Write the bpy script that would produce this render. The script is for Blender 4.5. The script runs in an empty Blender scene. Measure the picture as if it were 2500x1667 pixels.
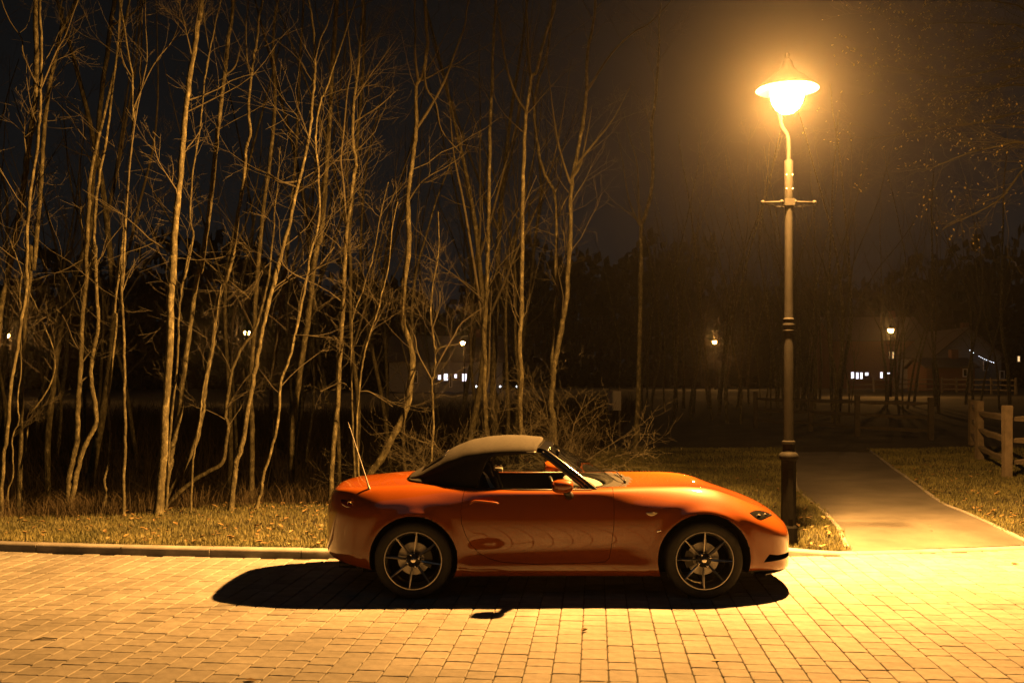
import bpy, bmesh, math, random
import numpy as np
from mathutils import Vector, Matrix
from mathutils.bvhtree import BVHTree

SC = bpy.context.scene
COL = SC.collection
R = math.radians
rng = random.Random(7)
NR = np.random.RandomState(11)

# ------------------------------------------------------------------ camera
F, HC, HZ = 2400.0, 1.733, 928.0        # focal length in photo pixels, eye height (m), horizon row
cam_d = bpy.data.cameras.new('camera')
cam_d.sensor_width = 36.0
cam_d.lens = 36.0 * F / 2500.0
cam_d.shift_y = (HZ - 833.5) / 2500.0
cam_d.clip_start = 0.05
cam_d.clip_end = 2000
cam = bpy.data.objects.new('camera', cam_d)
COL.objects.link(cam)
cam.location = (0, 0, HC)
cam.rotation_euler = (R(90), 0, 0)
SC.camera = cam

def at(px, py, Y):                       # photo pixel + distance -> point
    return Vector(((px - 1250.0) / F * Y, Y, HC - (py - HZ) / F * Y))

# ------------------------------------------------------------------ world, shadow fill, exposure
W = bpy.data.worlds.new('World'); SC.world = W; W.use_nodes = True
nt = W.node_tree; nt.nodes.clear()
out = nt.nodes.new('ShaderNodeOutputWorld'); bg = nt.nodes.new('ShaderNodeBackground')
sky = nt.nodes.new('ShaderNodeTexSky'); sky.sky_type = 'NISHITA'; sky.sun_disc = False
sky.sun_elevation = R(55); sky.sun_rotation = R(200)
hs = nt.nodes.new('ShaderNodeHueSaturation'); hs.inputs['Saturation'].default_value = 0.03
nt.links.new(sky.outputs[0], hs.inputs['Color']); nt.links.new(hs.outputs[0], bg.inputs['Color'])
bg.inputs['Strength'].default_value = 0.0012
nt.links.new(bg.outputs[0], out.inputs[0])
sd = bpy.data.lights.new('shadow_fill', 'SUN'); sd.energy = 0.03; sd.angle = R(40); sd.color = (0.62, 0.88, 1.0)  # added faint blue fill, lifts the black shadows
so = bpy.data.objects.new('shadow_fill', sd); COL.objects.link(so); so.rotation_euler = (R(35), 0, R(-20))
vs = SC.view_settings
vs.view_transform = 'Standard'; vs.look = 'None'; vs.exposure = 0.0; vs.gamma = 1.0; vs.use_curve_mapping = False
SC.cycles.use_denoising = True
SC.cycles.max_bounces = 8
SC.cycles.transparent_max_bounces = 24
SC.cycles.volume_bounces = 0
SC.cycles.sample_clamp_indirect = 4.0
SC.cycles.caustics_reflective = False; SC.cycles.caustics_refractive = False

SODIUM = (1.0, 0.440, 0.095)
LAMP_W = 12300.0

# ------------------------------------------------------------------ materials
def nodes_of(name):
    m = bpy.data.materials.new(name); m.use_nodes = True
    return m, m.node_tree, m.node_tree.nodes['Principled BSDF']

def mat(name, c1, c2=None, rough=0.7, metal=0.0, scale=8.0, bump=0.0, bscale=None, coat=0.0, detail=5.0, rvar=0.0, objvar=0.0, spec=0.5, dist=0.02, posvar=0.0, posscale=0.8, islvar=0.0):
    m, t, p = nodes_of(name)
    p.inputs['Roughness'].default_value = rough
    p.inputs['Metallic'].default_value = metal
    p.inputs['Specular IOR Level'].default_value = spec
    if coat:
        p.inputs['Coat Weight'].default_value = coat; p.inputs['Coat Roughness'].default_value = 0.015; p.inputs['Coat IOR'].default_value = 1.58
    c2 = c2 or c1
    tc = t.nodes.new('ShaderNodeTexCoord')
    n = t.nodes.new('ShaderNodeTexNoise'); n.inputs['Scale'].default_value = scale; n.inputs['Detail'].default_value = detail
    n.inputs['Roughness'].default_value = 0.65
    t.links.new(tc.outputs['Object'], n.inputs['Vector'])
    rp = t.nodes.new('ShaderNodeValToRGB')
    rp.color_ramp.elements[0].position = 0.32; rp.color_ramp.elements[1].position = 0.68
    rp.color_ramp.elements[0].color = (*c1, 1); rp.color_ramp.elements[1].color = (*c2, 1)
    t.links.new(n.outputs['Fac'], rp.inputs[0])
    col = rp.outputs[0]
    if objvar:
        oi = t.nodes.new('ShaderNodeObjectInfo')
        mr = t.nodes.new('ShaderNodeMapRange'); mr.inputs[3].default_value = 1 - objvar; mr.inputs[4].default_value = 1 + objvar
        t.links.new(oi.outputs['Random'], mr.inputs[0])
        h = t.nodes.new('ShaderNodeHueSaturation'); t.links.new(mr.outputs[0], h.inputs['Value']); t.links.new(col, h.inputs['Color'])
        col = h.outputs[0]
    if islvar:      # tone differs from block to block
        ge = t.nodes.new('ShaderNodeNewGeometry')
        mr = t.nodes.new('ShaderNodeMapRange'); mr.inputs[3].default_value = 1 - islvar; mr.inputs[4].default_value = 1 + islvar
        t.links.new(ge.outputs['Random Per Island'], mr.inputs[0])
        h = t.nodes.new('ShaderNodeHueSaturation'); t.links.new(mr.outputs[0], h.inputs['Value']); t.links.new(col, h.inputs['Color'])
        col = h.outputs[0]
    if posvar:      # broad stains and wear that run across neighbouring pieces
        ge = t.nodes.new('ShaderNodeNewGeometry')
        n3 = t.nodes.new('ShaderNodeTexNoise'); n3.inputs['Scale'].default_value = posscale; n3.inputs['Detail'].default_value = 8; n3.inputs['Roughness'].default_value = 0.62
        t.links.new(ge.outputs['Position'], n3.inputs['Vector'])
        mr = t.nodes.new('ShaderNodeMapRange'); mr.inputs[1].default_value = 0.3; mr.inputs[2].default_value = 0.7; mr.inputs[3].default_value = 1 - posvar; mr.inputs[4].default_value = 1 + posvar*0.5
        t.links.new(n3.outputs['Fac'], mr.inputs[0])
        h = t.nodes.new('ShaderNodeHueSaturation'); t.links.new(mr.outputs[0], h.inputs['Value']); t.links.new(col, h.inputs['Color'])
        col = h.outputs[0]
    t.links.new(col, p.inputs['Base Color'])
    if rvar:
        mr = t.nodes.new('ShaderNodeMapRange'); mr.inputs[3].default_value = rough - rvar; mr.inputs[4].default_value = rough + rvar
        t.links.new(n.outputs['Fac'], mr.inputs[0]); t.links.new(mr.outputs[0], p.inputs['Roughness'])
    if bump:
        n2 = t.nodes.new('ShaderNodeTexNoise'); n2.inputs['Scale'].default_value = bscale or scale * 4; n2.inputs['Detail'].default_value = 6
        t.links.new(tc.outputs['Object'], n2.inputs['Vector'])
        b = t.nodes.new('ShaderNodeBump'); b.inputs['Strength'].default_value = bump; b.inputs['Distance'].default_value = dist
        t.links.new(n2.outputs['Fac'], b.inputs['Height']); t.links.new(b.outputs[0], p.inputs['Normal'])
    return m

def emit(name, c, s):
    m, t, p = nodes_of(name)
    p.inputs['Base Color'].default_value = (*[min(1, x) for x in c], 1)
    p.inputs['Emission Color'].default_value = (*c, 1); p.inputs['Emission Strength'].default_value = s
    return m

def glass(name, tint, refl=1.0):
    m = bpy.data.materials.new(name); m.use_nodes = True; t = m.node_tree; t.nodes.clear()
    o = t.nodes.new('ShaderNodeOutputMaterial'); mx = t.nodes.new('ShaderNodeMixShader')
    tr = t.nodes.new('ShaderNodeBsdfTransparent'); tr.inputs[0].default_value = (*tint, 1)
    gl = t.nodes.new('ShaderNodeBsdfGlossy'); gl.inputs['Roughness'].default_value = 0.02
    fr = t.nodes.new('ShaderNodeFresnel'); ge = t.nodes.new('ShaderNodeNewGeometry')
    io = t.nodes.new('ShaderNodeMapRange'); io.inputs[3].default_value = 1.45; io.inputs[4].default_value = 1/1.45   # same reflection on both faces of a thin pane
    t.links.new(ge.outputs['Backfacing'], io.inputs[0]); t.links.new(io.outputs[0], fr.inputs[0])
    ml = t.nodes.new('ShaderNodeMath'); ml.operation = 'MULTIPLY'; ml.inputs[1].default_value = refl
    t.links.new(fr.outputs[0], ml.inputs[0]); t.links.new(ml.outputs[0], mx.inputs[0])
    t.links.new(tr.outputs[0], mx.inputs[1]); t.links.new(gl.outputs[0], mx.inputs[2]); t.links.new(mx.outputs[0], o.inputs[0])
    return m

M = {}
M['paver'] = mat('paver', (0.125, 0.120, 0.110), (0.195, 0.188, 0.175), rough=0.85, scale=9, bump=0.5, bscale=160, objvar=0.10, islvar=0.13, posvar=0.30, posscale=1.1, dist=0.006, detail=8)
M['joint'] = mat('joint_sand', (0.03, 0.030, 0.020), (0.085, 0.078, 0.055), rough=0.95, scale=14, bump=0.6, bscale=220)
M['kerb'] = mat('kerb_concrete', (0.15, 0.145, 0.135), (0.22, 0.212, 0.20), rough=0.85, scale=5, bump=0.5, bscale=150, objvar=0.08, posvar=0.2, posscale=2.5, dist=0.006, detail=8)
M['tarmac'] = mat('tarmac', (0.050, 0.047, 0.043), (0.090, 0.085, 0.077), rough=0.85, posvar=0.25, posscale=0.9, scale=1.6, bump=0.7, bscale=190, dist=0.008, detail=9)
M['soil'] = mat('soil', (0.007, 0.006, 0.004), (0.020, 0.016, 0.010), rough=0.95, scale=2.5, bump=0.8, bscale=30)
M['grass'] = mat('grass_blade', (0.062, 0.066, 0.023), (0.150, 0.142, 0.055), rough=0.6, posvar=0.35, posscale=1.4, scale=1.7, spec=0.3)
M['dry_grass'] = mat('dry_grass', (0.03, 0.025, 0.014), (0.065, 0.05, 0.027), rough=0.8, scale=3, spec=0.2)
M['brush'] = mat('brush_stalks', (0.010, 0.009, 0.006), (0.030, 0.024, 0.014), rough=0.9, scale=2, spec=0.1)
M['leaf'] = mat('dead_leaf', (0.10, 0.065, 0.022), (0.24, 0.165, 0.06), rough=0.7, scale=6, objvar=0.3)
M['green_leaf'] = mat('late_leaf', (0.16, 0.14, 0.04), (0.34, 0.27, 0.08), rough=0.6, scale=6)
M['shaded_wood'] = mat('shaded_oak', (0.028, 0.024, 0.018), (0.05, 0.043, 0.032), rough=0.9, scale=7, bump=0.5, bscale=40)  # oak with dimness put into its colour, for the crossing fence
M['aerial'] = mat('aerial_grey', (0.16, 0.155, 0.145), rough=0.45)
M['wood'] = mat('split_oak', (0.085, 0.07, 0.05), (0.15, 0.125, 0.09), rough=0.85, scale=7, bump=0.5, bscale=40, objvar=0.1)
M['lamp_paint'] = mat('lamp_paint', (0.003, 0.003, 0.0028), (0.0055, 0.0053, 0.005), rough=0.75, spec=0.03, scale=20, bump=0.15, bscale=90)
M['galv'] = mat('galvanised', (0.32, 0.32, 0.31), (0.42, 0.42, 0.40), rough=0.45, metal=0.6, scale=30)
M['paint'] = mat('car_paint', (0.172, 0.039, 0.002), (0.182, 0.042, 0.002), rough=0.45, metal=0.0, scale=2, coat=1.0, spec=0.1)
M['black_plastic'] = mat('black_plastic', (0.008, 0.008, 0.008), (0.012, 0.012, 0.012), rough=0.4, scale=30)
M['gloss_black'] = mat('gloss_black', (0.008, 0.008, 0.008), rough=0.12, coat=0.6)
M['cavity'] = mat('wheel_well', (0.008, 0.008, 0.008), rough=0.9)
M['fabric'] = mat('soft_top_cloth', spec=0.06, c1=(0.018, 0.0175, 0.016), c2=(0.024, 0.023, 0.021), rough=0.95, scale=40, bump=0.4, bscale=400, dist=0.003)
M['rubber'] = mat('tyre_rubber', (0.012, 0.012, 0.012), (0.02, 0.02, 0.02), rough=0.75, scale=25)
M['rim'] = mat('rim_alloy', (0.36, 0.355, 0.35), rough=0.3, metal=1.0)
M['rim_dark'] = mat('rim_grey', (0.03, 0.03, 0.032), rough=0.4, metal=0.6)
M['disc'] = mat('brake_steel', (0.30, 0.29, 0.28), (0.38, 0.37, 0.36), rough=0.4, metal=0.9, scale=60)
M['chrome'] = mat('chrome', (0.75, 0.75, 0.75), rough=0.12, metal=1.0)
M['seat'] = mat('seat_cloth', (0.02, 0.02, 0.02), (0.03, 0.03, 0.03), rough=0.9, scale=50)
M['dash'] = mat('dash_grey', (0.16, 0.155, 0.15), (0.2, 0.195, 0.19), rough=0.7, scale=30)
M['strap'] = mat('pale_webbing', (0.55, 0.53, 0.48), rough=0.7)
M['card'] = mat('white_card', (0.75, 0.74, 0.70), rough=0.6)
M['glass'] = glass('car_glass', (0.78, 0.80, 0.78))
M['lens'] = glass('lamp_lens', (0.45, 0.45, 0.45), 1.6)
M['amber'] = mat('amber_lens', (0.55, 0.45, 0.25), rough=0.15, coat=1.0)
M['red_lens'] = mat('red_lens', (0.10, 0.008, 0.008), rough=0.12, coat=1.0)
M['brick'] = mat('house_brick', (0.10, 0.05, 0.035), (0.15, 0.075, 0.05), rough=0.9, scale=12)
M['render_wall'] = mat('house_render', (0.15, 0.145, 0.13), (0.2, 0.195, 0.18), rough=0.9, scale=5)
M['roof'] = mat('roof_tile', (0.05, 0.04, 0.038), (0.09, 0.07, 0.06), rough=0.85, scale=10)
M['frame'] = mat('white_frame', (0.6, 0.6, 0.58), rough=0.5)
M['win_white'] = emit('lit_window_white', (0.86, 0.84, 1.0), 2.2)
M['win_warm'] = emit('lit_window_warm', (1.0, 0.62, 0.28), 1.2)
M['win_red'] = emit('lit_window_red', (1.0, 0.12, 0.05), 0.35)
M['win_dark'] = mat('dark_pane', (0.02, 0.022, 0.025), rough=0.1)
M['bulb'] = emit('sodium_bulb', SODIUM, 400.0)
M['small_bulb'] = emit('small_white_bulb', (0.85, 0.9, 1.0), 8.0)
M['board'] = mat('board_panel', (0.22, 0.21, 0.18), (0.26, 0.25, 0.21), rough=0.7)

def bowl_material():
    m = bpy.data.materials.new('lamp_bowl'); m.use_nodes = True; t = m.node_tree; t.nodes.clear()
    o = t.nodes.new('ShaderNodeOutputMaterial'); a = t.nodes.new('ShaderNodeAddShader')
    tr = t.nodes.new('ShaderNodeBsdfTransparent'); e = t.nodes.new('ShaderNodeEmission')
    e.inputs[0].default_value = (*SODIUM, 1); e.inputs[1].default_value = 14.0
    t.links.new(tr.outputs[0], a.inputs[0]); t.links.new(e.outputs[0], a.inputs[1]); t.links.new(a.outputs[0], o.inputs[0])
    return m
M['bowl'] = bowl_material()

def bark_material(name, dark, mid, pale):
    m, t, p = nodes_of(name)
    p.inputs['Roughness'].default_value = 0.85; p.inputs['Specular IOR Level'].default_value = 0.25
    tc = t.nodes.new('ShaderNodeTexCoord')
    mp = t.nodes.new('ShaderNodeMapping'); mp.inputs['Scale'].default_value = (1, 1, 0.45)
    t.links.new(tc.outputs['Object'], mp.inputs['Vector'])
    n = t.nodes.new('ShaderNodeTexNoise'); n.inputs['Scale'].default_value = 22; n.inputs['Detail'].default_value = 7; n.inputs['Roughness'].default_value = 0.7
    t.links.new(mp.outputs[0], n.inputs['Vector'])
    r = t.nodes.new('ShaderNodeValToRGB'); e = r.color_ramp.elements
    e[0].position = 0.30; e[0].color = (*dark, 1); e[1].position = 0.52; e[1].color = (*mid, 1)
    k = r.color_ramp.elements.new(0.70); k.color = (*pale, 1)
    t.links.new(n.outputs['Fac'], r.inputs[0])
    oi = t.nodes.new('ShaderNodeObjectInfo'); mr = t.nodes.new('ShaderNodeMapRange'); mr.inputs[3].default_value = 0.75; mr.inputs[4].default_value = 1.2
    t.links.new(oi.outputs['Random'], mr.inputs[0])
    h = t.nodes.new('ShaderNodeHueSaturation'); t.links.new(mr.outputs[0], h.inputs['Value']); t.links.new(r.outputs[0], h.inputs['Color'])
    t.links.new(h.outputs[0], p.inputs['Base Color'])
    b = t.nodes.new('ShaderNodeBump'); b.inputs['Strength'].default_value = 0.7; b.inputs['Distance'].default_value = 0.012
    n2 = t.nodes.new('ShaderNodeTexNoise'); n2.inputs['Scale'].default_value = 70; n2.inputs['Detail'].default_value = 5
    t.links.new(mp.outputs[0], n2.inputs['Vector']); t.links.new(n2.outputs['Fac'], b.inputs['Height']); t.links.new(b.outputs[0], p.inputs['Normal'])
    return m
M['bark'] = bark_material('bark', (0.016, 0.0145, 0.008), (0.072, 0.066, 0.036), (0.21, 0.195, 0.115))
M['twig'] = mat('twig_bark', (0.028, 0.0245, 0.013), (0.070, 0.062, 0.035), rough=0.85, scale=6)

# ------------------------------------------------------------------ mesh helpers
class MB:
    def __init__(self): self.v = []; self.f = []; self.n = 0
    def add(self, vs, fs):
        vs = np.asarray(vs, dtype=float)
        b = self.n; self.v.append(vs); self.n += len(vs)
        self.f.extend([tuple(i + b for i in f) for f in fs])
    def box(self, c, s, rz=0.0, M4=None):
        x, y, z = (k / 2 for k in s)
        p = np.array([[-x,-y,-z],[x,-y,-z],[x,y,-z],[-x,y,-z],[-x,-y,z],[x,-y,z],[x,y,z],[-x,y,z]])
        if rz:
            ca, sa = math.cos(rz), math.sin(rz); p = p @ np.array([[ca, sa, 0], [-sa, ca, 0], [0, 0, 1]])
        p = p + np.array(c)
        self.add(p, [(3,2,1,0),(4,5,6,7),(0,1,5,4),(1,2,6,5),(2,3,7,6),(3,0,4,7)])
    def tube(self, pts, rad, sides=6, cap=True):
        P = np.asarray(pts, float); n = len(P)
        rad = np.broadcast_to(np.asarray(rad, float), (n,))
        T = np.gradient(P, axis=0); T /= np.linalg.norm(T, axis=1)[:, None] + 1e-12
        ref = np.array([0, 0, 1.0]) if abs(T[0][2]) < 0.9 else np.array([1.0, 0, 0])
        a = np.arange(sides) * 2 * math.pi / sides
        vs = []
        N = np.cross(T[0], ref); N /= np.linalg.norm(N)
        for i in range(n):
            N = N - T[i] * np.dot(N, T[i]); N /= np.linalg.norm(N) + 1e-12
            B = np.cross(T[i], N)
            vs.append(P[i] + rad[i] * (np.cos(a)[:, None] * N + np.sin(a)[:, None] * B))
        fs = []
        for i in range(n - 1):
            for j in range(sides):
                k = (j + 1) % sides
                fs.append((i*sides + j, i*sides + k, (i+1)*sides + k, (i+1)*sides + j))
        if cap:
            fs.append(tuple(range(sides - 1, -1, -1))); fs.append(tuple((n-1)*sides + j for j in range(sides)))
        self.add(np.concatenate(vs), fs)
    def lathe(self, prof, segs=24, axis='z', c=(0, 0, 0), closed=False, a0=0.0):
        prof = list(prof); n = len(prof); vs = []
        for r, h in prof:
            for j in range(segs):
                a = a0 + 2 * math.pi * j / segs
                if axis == 'z': q = (r * math.cos(a), r * math.sin(a), h)
                else: q = (r * math.cos(a), h, r * math.sin(a))
                vs.append((q[0] + c[0], q[1] + c[1], q[2] + c[2]))
        fs = []
        for i in range(n if closed else n - 1):
            k = (i + 1) % n
            for j in range(segs):
                l = (j + 1) % segs
                f = (i*segs + j, i*segs + l, k*segs + l, k*segs + j)
                fs.append(f if axis == 'z' else f[::-1])
        self.add(vs, fs)
    def grid(self, G, close_u=False, close_v=False):
        G = np.asarray(G, float); nu, nv = G.shape[:2]; fs = []
        for i in range(nu if close_u else nu - 1):
            for j in range(nv if close_v else nv - 1):
                i2, j2 = (i + 1) % nu, (j + 1) % nv
                fs.append((i*nv + j, i2*nv + j, i2*nv + j2, i*nv + j2))
        self.add(G.reshape(-1, 3), fs)
    def mesh(self, name, smooth=False):
        me = bpy.data.meshes.new(name)
        me.from_pydata(np.concatenate(self.v).tolist() if self.v else [], [], self.f)
        if smooth: me.shade_smooth()
        return me
    def build(self, name, m, parent=None, smooth=False, loc=None, sharp=None):
        me = self.mesh(name, smooth)
        if sharp: me.set_sharp_from_angle(angle=R(sharp))
        return link(name, me, m, parent, loc)

def link(name, me, m=None, parent=None, loc=None):
    if m is not None:
        me.materials.clear(); me.materials.append(M[m] if isinstance(m, str) else m)
    o = bpy.data.objects.new(name, me); COL.objects.link(o)
    if parent: o.parent = parent
    if loc is not None: o.location = loc
    return o

def tag(o, label=None, cat=None, group=None, kind=None):
    if label: o['label'] = label
    if cat: o['category'] = cat
    if group: o['group'] = group
    if kind: o['kind'] = kind
    return o

def thing(name, label, cat, loc=(0, 0, 0), rz=0.0, group=None):
    o = bpy.data.objects.new(name, None); COL.objects.link(o)
    o.empty_display_size = 0.2; o.location = loc; o.rotation_euler = (0, 0, rz)
    return tag(o, label, cat, group)

def copy_tree(o, parent=None):
    c = o.copy(); COL.objects.link(c); c.parent = parent
    for ch in list(o.children): copy_tree(ch, c)
    return c

def smooth_path(P, per=5):
    P = np.asarray(P, float); n = len(P); out = []
    Q = np.vstack([2*P[0] - P[1], P, 2*P[-1] - P[-2]])
    for i in range(n - 1):
        p0, p1, p2, p3 = Q[i:i+4]
        for k in range(per):
            t = k / per
            out.append(0.5*((2*p1) + (-p0+p2)*t + (2*p0-5*p1+4*p2-p3)*t*t + (-p0+3*p1-3*p2+p3)*t**3))
    out.append(P[-1]); return np.array(out)

def ss(a, b, x):
    t = np.clip((x - a) / (b - a), 0, 1); return t*t*(3 - 2*t)

# ------------------------------------------------------------------ terrain
def yk(x):
    return 9.51 + 0.019 * (np.clip(x, -11, 11) + 0.2) ** 2
def ktop(x):     # kerb height: full, dropping in front of the footpath
    k = ss(2.45, 3.35, x) * (1 - ss(5.7, 6.6, x)); return 0.082*(1 - k) + 0.016*k
def path_l(y):   # left edge of the footpath (x at distance y)
    return np.interp(y, [9.5, 10.3, 11.5, 14.8, 20.6, 26, 34], [3.25, 3.50, 3.75, 4.27, 5.9, 7.5, 9.8])
def path_r(y):
    return np.interp(y, [9.5, 10.3, 11.5, 13.2, 20.2, 26, 34], [5.75, 5.42, 5.50, 5.75, 7.6, 9.2, 11.4])
def H(x, y):
    x = np.asarray(x, float); y = np.asarray(y, float)
    t = y - yk(x)
    z = (0.075 + 0.012 * np.clip(t, 0, 3)) * ss(0.0, 0.9, t) + (ktop(x) - 0.004) * (1 - ss(0.0, 0.9, t))
    z = z + 0.012*np.sin(1.7*x + 0.6*y) * ss(0.4, 2, t) + 0.01*np.sin(3.1*y - 1.3*x) * ss(0.4, 2, t)
    yedge = np.clip(12.95 + (x + 2.4) * 0.39, 11.3, 14.0)
    wl = ss(1.6, -1.2, x)
    d = 0.75 * ss(yedge, yedge + 2.3, y) * (1 - 0.55 * ss(17, 25, y))
    bumps = 0.10*np.sin(2.3*x + 1.1*y)*np.sin(1.9*y - 0.7*x) + 0.05*np.sin(5.1*x)*np.sin(4.3*y)
    z = z - wl * (d + bumps * ss(yedge, yedge + 1, y))
    z = z + 0.75 * ss(32, 85, y)
    return z
def path_mask(x, y):
    return ss(path_l(y) - 0.12, path_l(y) + 0.05, x) * ss(path_r(y) + 0.12, path_r(y) - 0.05, x) * (y < 23.5)
def Hpath(x, y):
    t = y - yk(x)
    return 0.018 + (0.10 - 0.018) * ss(0.1, 1.6, t) + 0.006*np.sin(1.3*y)

def build_terrain():
    xs = np.unique(np.concatenate([np.linspace(-160, -14, 14), np.linspace(-14, 14, 180), np.linspace(14, 160, 14)]))
    ts = np.concatenate([[-60, -0.2, 0.08, 0.115], np.linspace(0.2, 12, 90), np.linspace(12.3, 30, 40), np.linspace(32, 190, 24)])
    X, T = np.meshgrid(xs, ts, indexing='ij')
    Y = yk(X) + T
    Z = np.where(T < 0.11, -0.12, H(X, Y) - 0.004 - 0.07 * path_mask(X, Y))
    mb = MB(); mb.grid(np.stack([X, Y, Z], -1))
    tag(mb.build('ground', 'soil', smooth=True), kind='structure')
build_terrain()

# ------------------------------------------------------------------ footpath with edging stones
def build_path():
    ys = np.concatenate([np.linspace(0.13, 6, 60), np.linspace(6.2, 12.6, 30)])
    us = np.linspace(0, 1, 14); G = []
    for t in ys:
        row = []
        for u in us:
            y = 9.75 + t
            for _ in range(3):
                x = path_l(y)*(1-u) + path_r(y)*u
                y = yk(x) + t if t < 1.5 else yk(x)*(1 - min(1, (t-1.5)/2)) + (9.85)*min(1, (t-1.5)/2) + t
            row.append((x, y, Hpath(x, y)))
        G.append(row)
    mb = MB(); mb.grid(np.array(G))
    p = tag(mb.build('footpath', 'tarmac', smooth=True), kind='structure')
    for fn, sgn in ((path_l, -1), (path_r, 1)):
        y = 10.05 if sgn < 0 else 10.25
        while y < 22:
            y2 = y + 0.90
            mb = MB()
            a = np.array([fn(y), y, 0]); b = np.array([fn(y2 - 0.012), y2 - 0.012, 0])
            d = b - a; d /= np.linalg.norm(d); n = np.array([d[1], -d[0], 0]) * 0.025
            za, zb = Hpath(a[0], a[1]) + rng.uniform(0.010, 0.024), Hpath(b[0], b[1]) + rng.uniform(0.010, 0.024)
            q = []
            for s_, zt in ((a, za), (b, zb)):
                for off, zz in ((n, -0.08), (n, zt - 0.005), (n*0.7, zt), (-n*0.7, zt), (-n, zt - 0.005), (-n, -0.08)):
                    q.append(s_ + off + np.array([0, 0, zz]))
            mb.add(q, [(i, i+1, i+7, i+6) for i in range(5)] + [(5, 4, 3, 2, 1, 0), (6, 7, 8, 9, 10, 11)])
            mb.build('edging_stone', 'kerb', p)
            y = y2
build_path()

# ------------------------------------------------------------------ road of paving blocks
def block_mesh(w, l, seed):
    r = random.Random(seed); hw, hl = w/2, l/2
    cr = 0.010
    ring = []
    def edge(a, b, n):
        for i in range(n):
            t = (i + 0.5) / n
            ring.append((a[0] + (b[0]-a[0])*t, a[1] + (b[1]-a[1])*t))
    c = [(-hw, -hl), (hw, -hl), (hw, hl), (-hw, hl)]
    for i in range(4):
        a, b = c[i], c[(i+1) % 4]
        dx, dy = b[0]-a[0], b[1]-a[1]; L = math.hypot(dx, dy); ux, uy = dx/L, dy/L
        ring.append((a[0] + ux*cr, a[1] + uy*cr))
        for tt in (0.35, 0.68): ring.append((a[0] + dx*tt, a[1] + dy*tt))
        ring.append((b[0] - ux*cr, b[1] - uy*cr))
    ring = [(x + r.uniform(-1, 1)*0.0018, y + r.uniform(-1, 1)*0.0018) for x, y in ring]
    n = len(ring); v = []; f = []
    for k, (s, z) in enumerate(((0.0, -0.02), (0.0, -0.004), (0.0042, 0.0))):
        for x, y in ring:
            v.append((x - math.copysign(min(s, abs(x)), x), y - math.copysign(min(s, abs(y)), y), z + (r.uniform(-1, 1)*0.0008 if k == 2 else 0)))
    v.append((0, 0, 0.0006))
    for k in range(2):
        for j in range(n):
            l2 = (j+1) % n; f.append((k*n + j, k*n + l2, (k+1)*n + l2, (k+1)*n + j))
    for j in range(n): f.append((2*n + j, 2*n + (j+1) % n, 3*n))
    return np.array(v), f

def build_road():
    mb = MB()
    xs = np.linspace(-40, 40, 60)
    G = [[(x, y if y < 5 else yk(x) + 0.05, -0.009) for y in (-30.0, 0.0, 9.9)] for x in xs]
    mb.grid(np.array(G))
    road = tag(mb.build('road', 'joint', smooth=False), kind='structure')
    th = math.atan(205.0 / F)
    cd = np.array([math.sin(th), math.cos(th)]); rd = np.array([math.cos(th), -math.sin(th)])
    variants = {}
    for l in (0.152, 0.222):
        for k in range(6): variants[(l, k)] = block_mesh(0.1605, l, 100*k + int(l*1000))
    meshes = {}
    for key, (v, f) in variants.items():
        mb = MB(); mb.add(v, f); me = mb.mesh('paving_block'); me.materials.append(M['paver']); meshes[key] = me
    blocks = []
    O = np.array([0.0, 6.0])
    for c in range(-62, 66):
        s = -5.2 + rng.uniform(0, 0.2)
        while s < 5.5:
            l = 0.152 if rng.random() < 0.62 else 0.222
            p = O + rd * (c * 0.1665) + cd * (s + l/2)
            s += l + 0.0042
            if p[1] > yk(p[0]) + 0.02 or p[1] < 1.2 or abs(p[0]) > 9.5: continue
            z = rng.uniform(-1, 1) * 0.0018
            blocks.append((p[0], p[1], z, -th + rng.uniform(-1, 1)*0.006, rng.uniform(-1, 1)*0.0035, rng.uniform(-1, 1)*0.0035, l, rng.randrange(6)))
    def score(b):
        x, y = b[0], b[1]
        px, py = 1250 + F*x/y, HZ + F*HC/y
        if not (20 < px < 2480 and py < 1660): return -1
        return 1.0 / y ** 3 * b[6]
    order = sorted(range(len(blocks)), key=lambda i: -score(blocks[i]))
    rest = MB()
    for rank, i in enumerate(order):
        x, y, z, rz, rx, ry, l, k = blocks[i]
        if rank < 300:
            o = bpy.data.objects.new('paving_block', meshes[(l, k)]); COL.objects.link(o); o.parent = road
            o.location = (x, y, z); o.rotation_euler = (rx, ry, rz)
        else:
            v, f = variants[(l, k)]
            Mx = np.array(Matrix.Rotation(rz, 3, 'Z') @ Matrix.Rotation(ry, 3, 'Y') @ Matrix.Rotation(rx, 3, 'X'))
            rest.add(v @ Mx.T + np.array([x, y, z]), f)
    tag(rest.build('block_paving', 'paver', road), kind='stuff')
build_road()

# ------------------------------------------------------------------ kerb
def build_kerb():
    k = bpy.data.objects.new('kerb', None); COL.objects.link(k); tag(k, kind='structure')
    xs = np.arange(-9.45, 9.5, 0.915)
    off = (733 - 1250) / F * 9.52 - xs[np.argmin(abs(xs + 2.05))]
    xs = xs + off
    for x0 in xs:
        x1 = x0 + 0.907
        mb = MB(); G = []
        jit = rng.uniform(-1, 1)*0.004; jz = rng.uniform(-1, 1)*0.002
        for i in range(7):
            x = x0 + (x1 - x0)*i/6; y = yk(x) + jit
            h = float(ktop(x)) + jz
            prof = [(0, -0.10), (0, h - 0.022), (0.003, h - 0.012), (0.010, h - 0.004), (0.022, h), (0.125, h + 0.001), (0.128, h - 0.004), (0.128, -0.10)]
            G.append([(x, y + a, b) for a, b in prof])
        G = np.array(G); mb.grid(G)
        n = G.shape[1]
        mb.f.append(tuple(range(n))); mb.f.append(tuple(6*n + j for j in range(n - 1, -1, -1)))
        mb.build('kerbstone', 'kerb', k, smooth=True, sharp=50)
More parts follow.
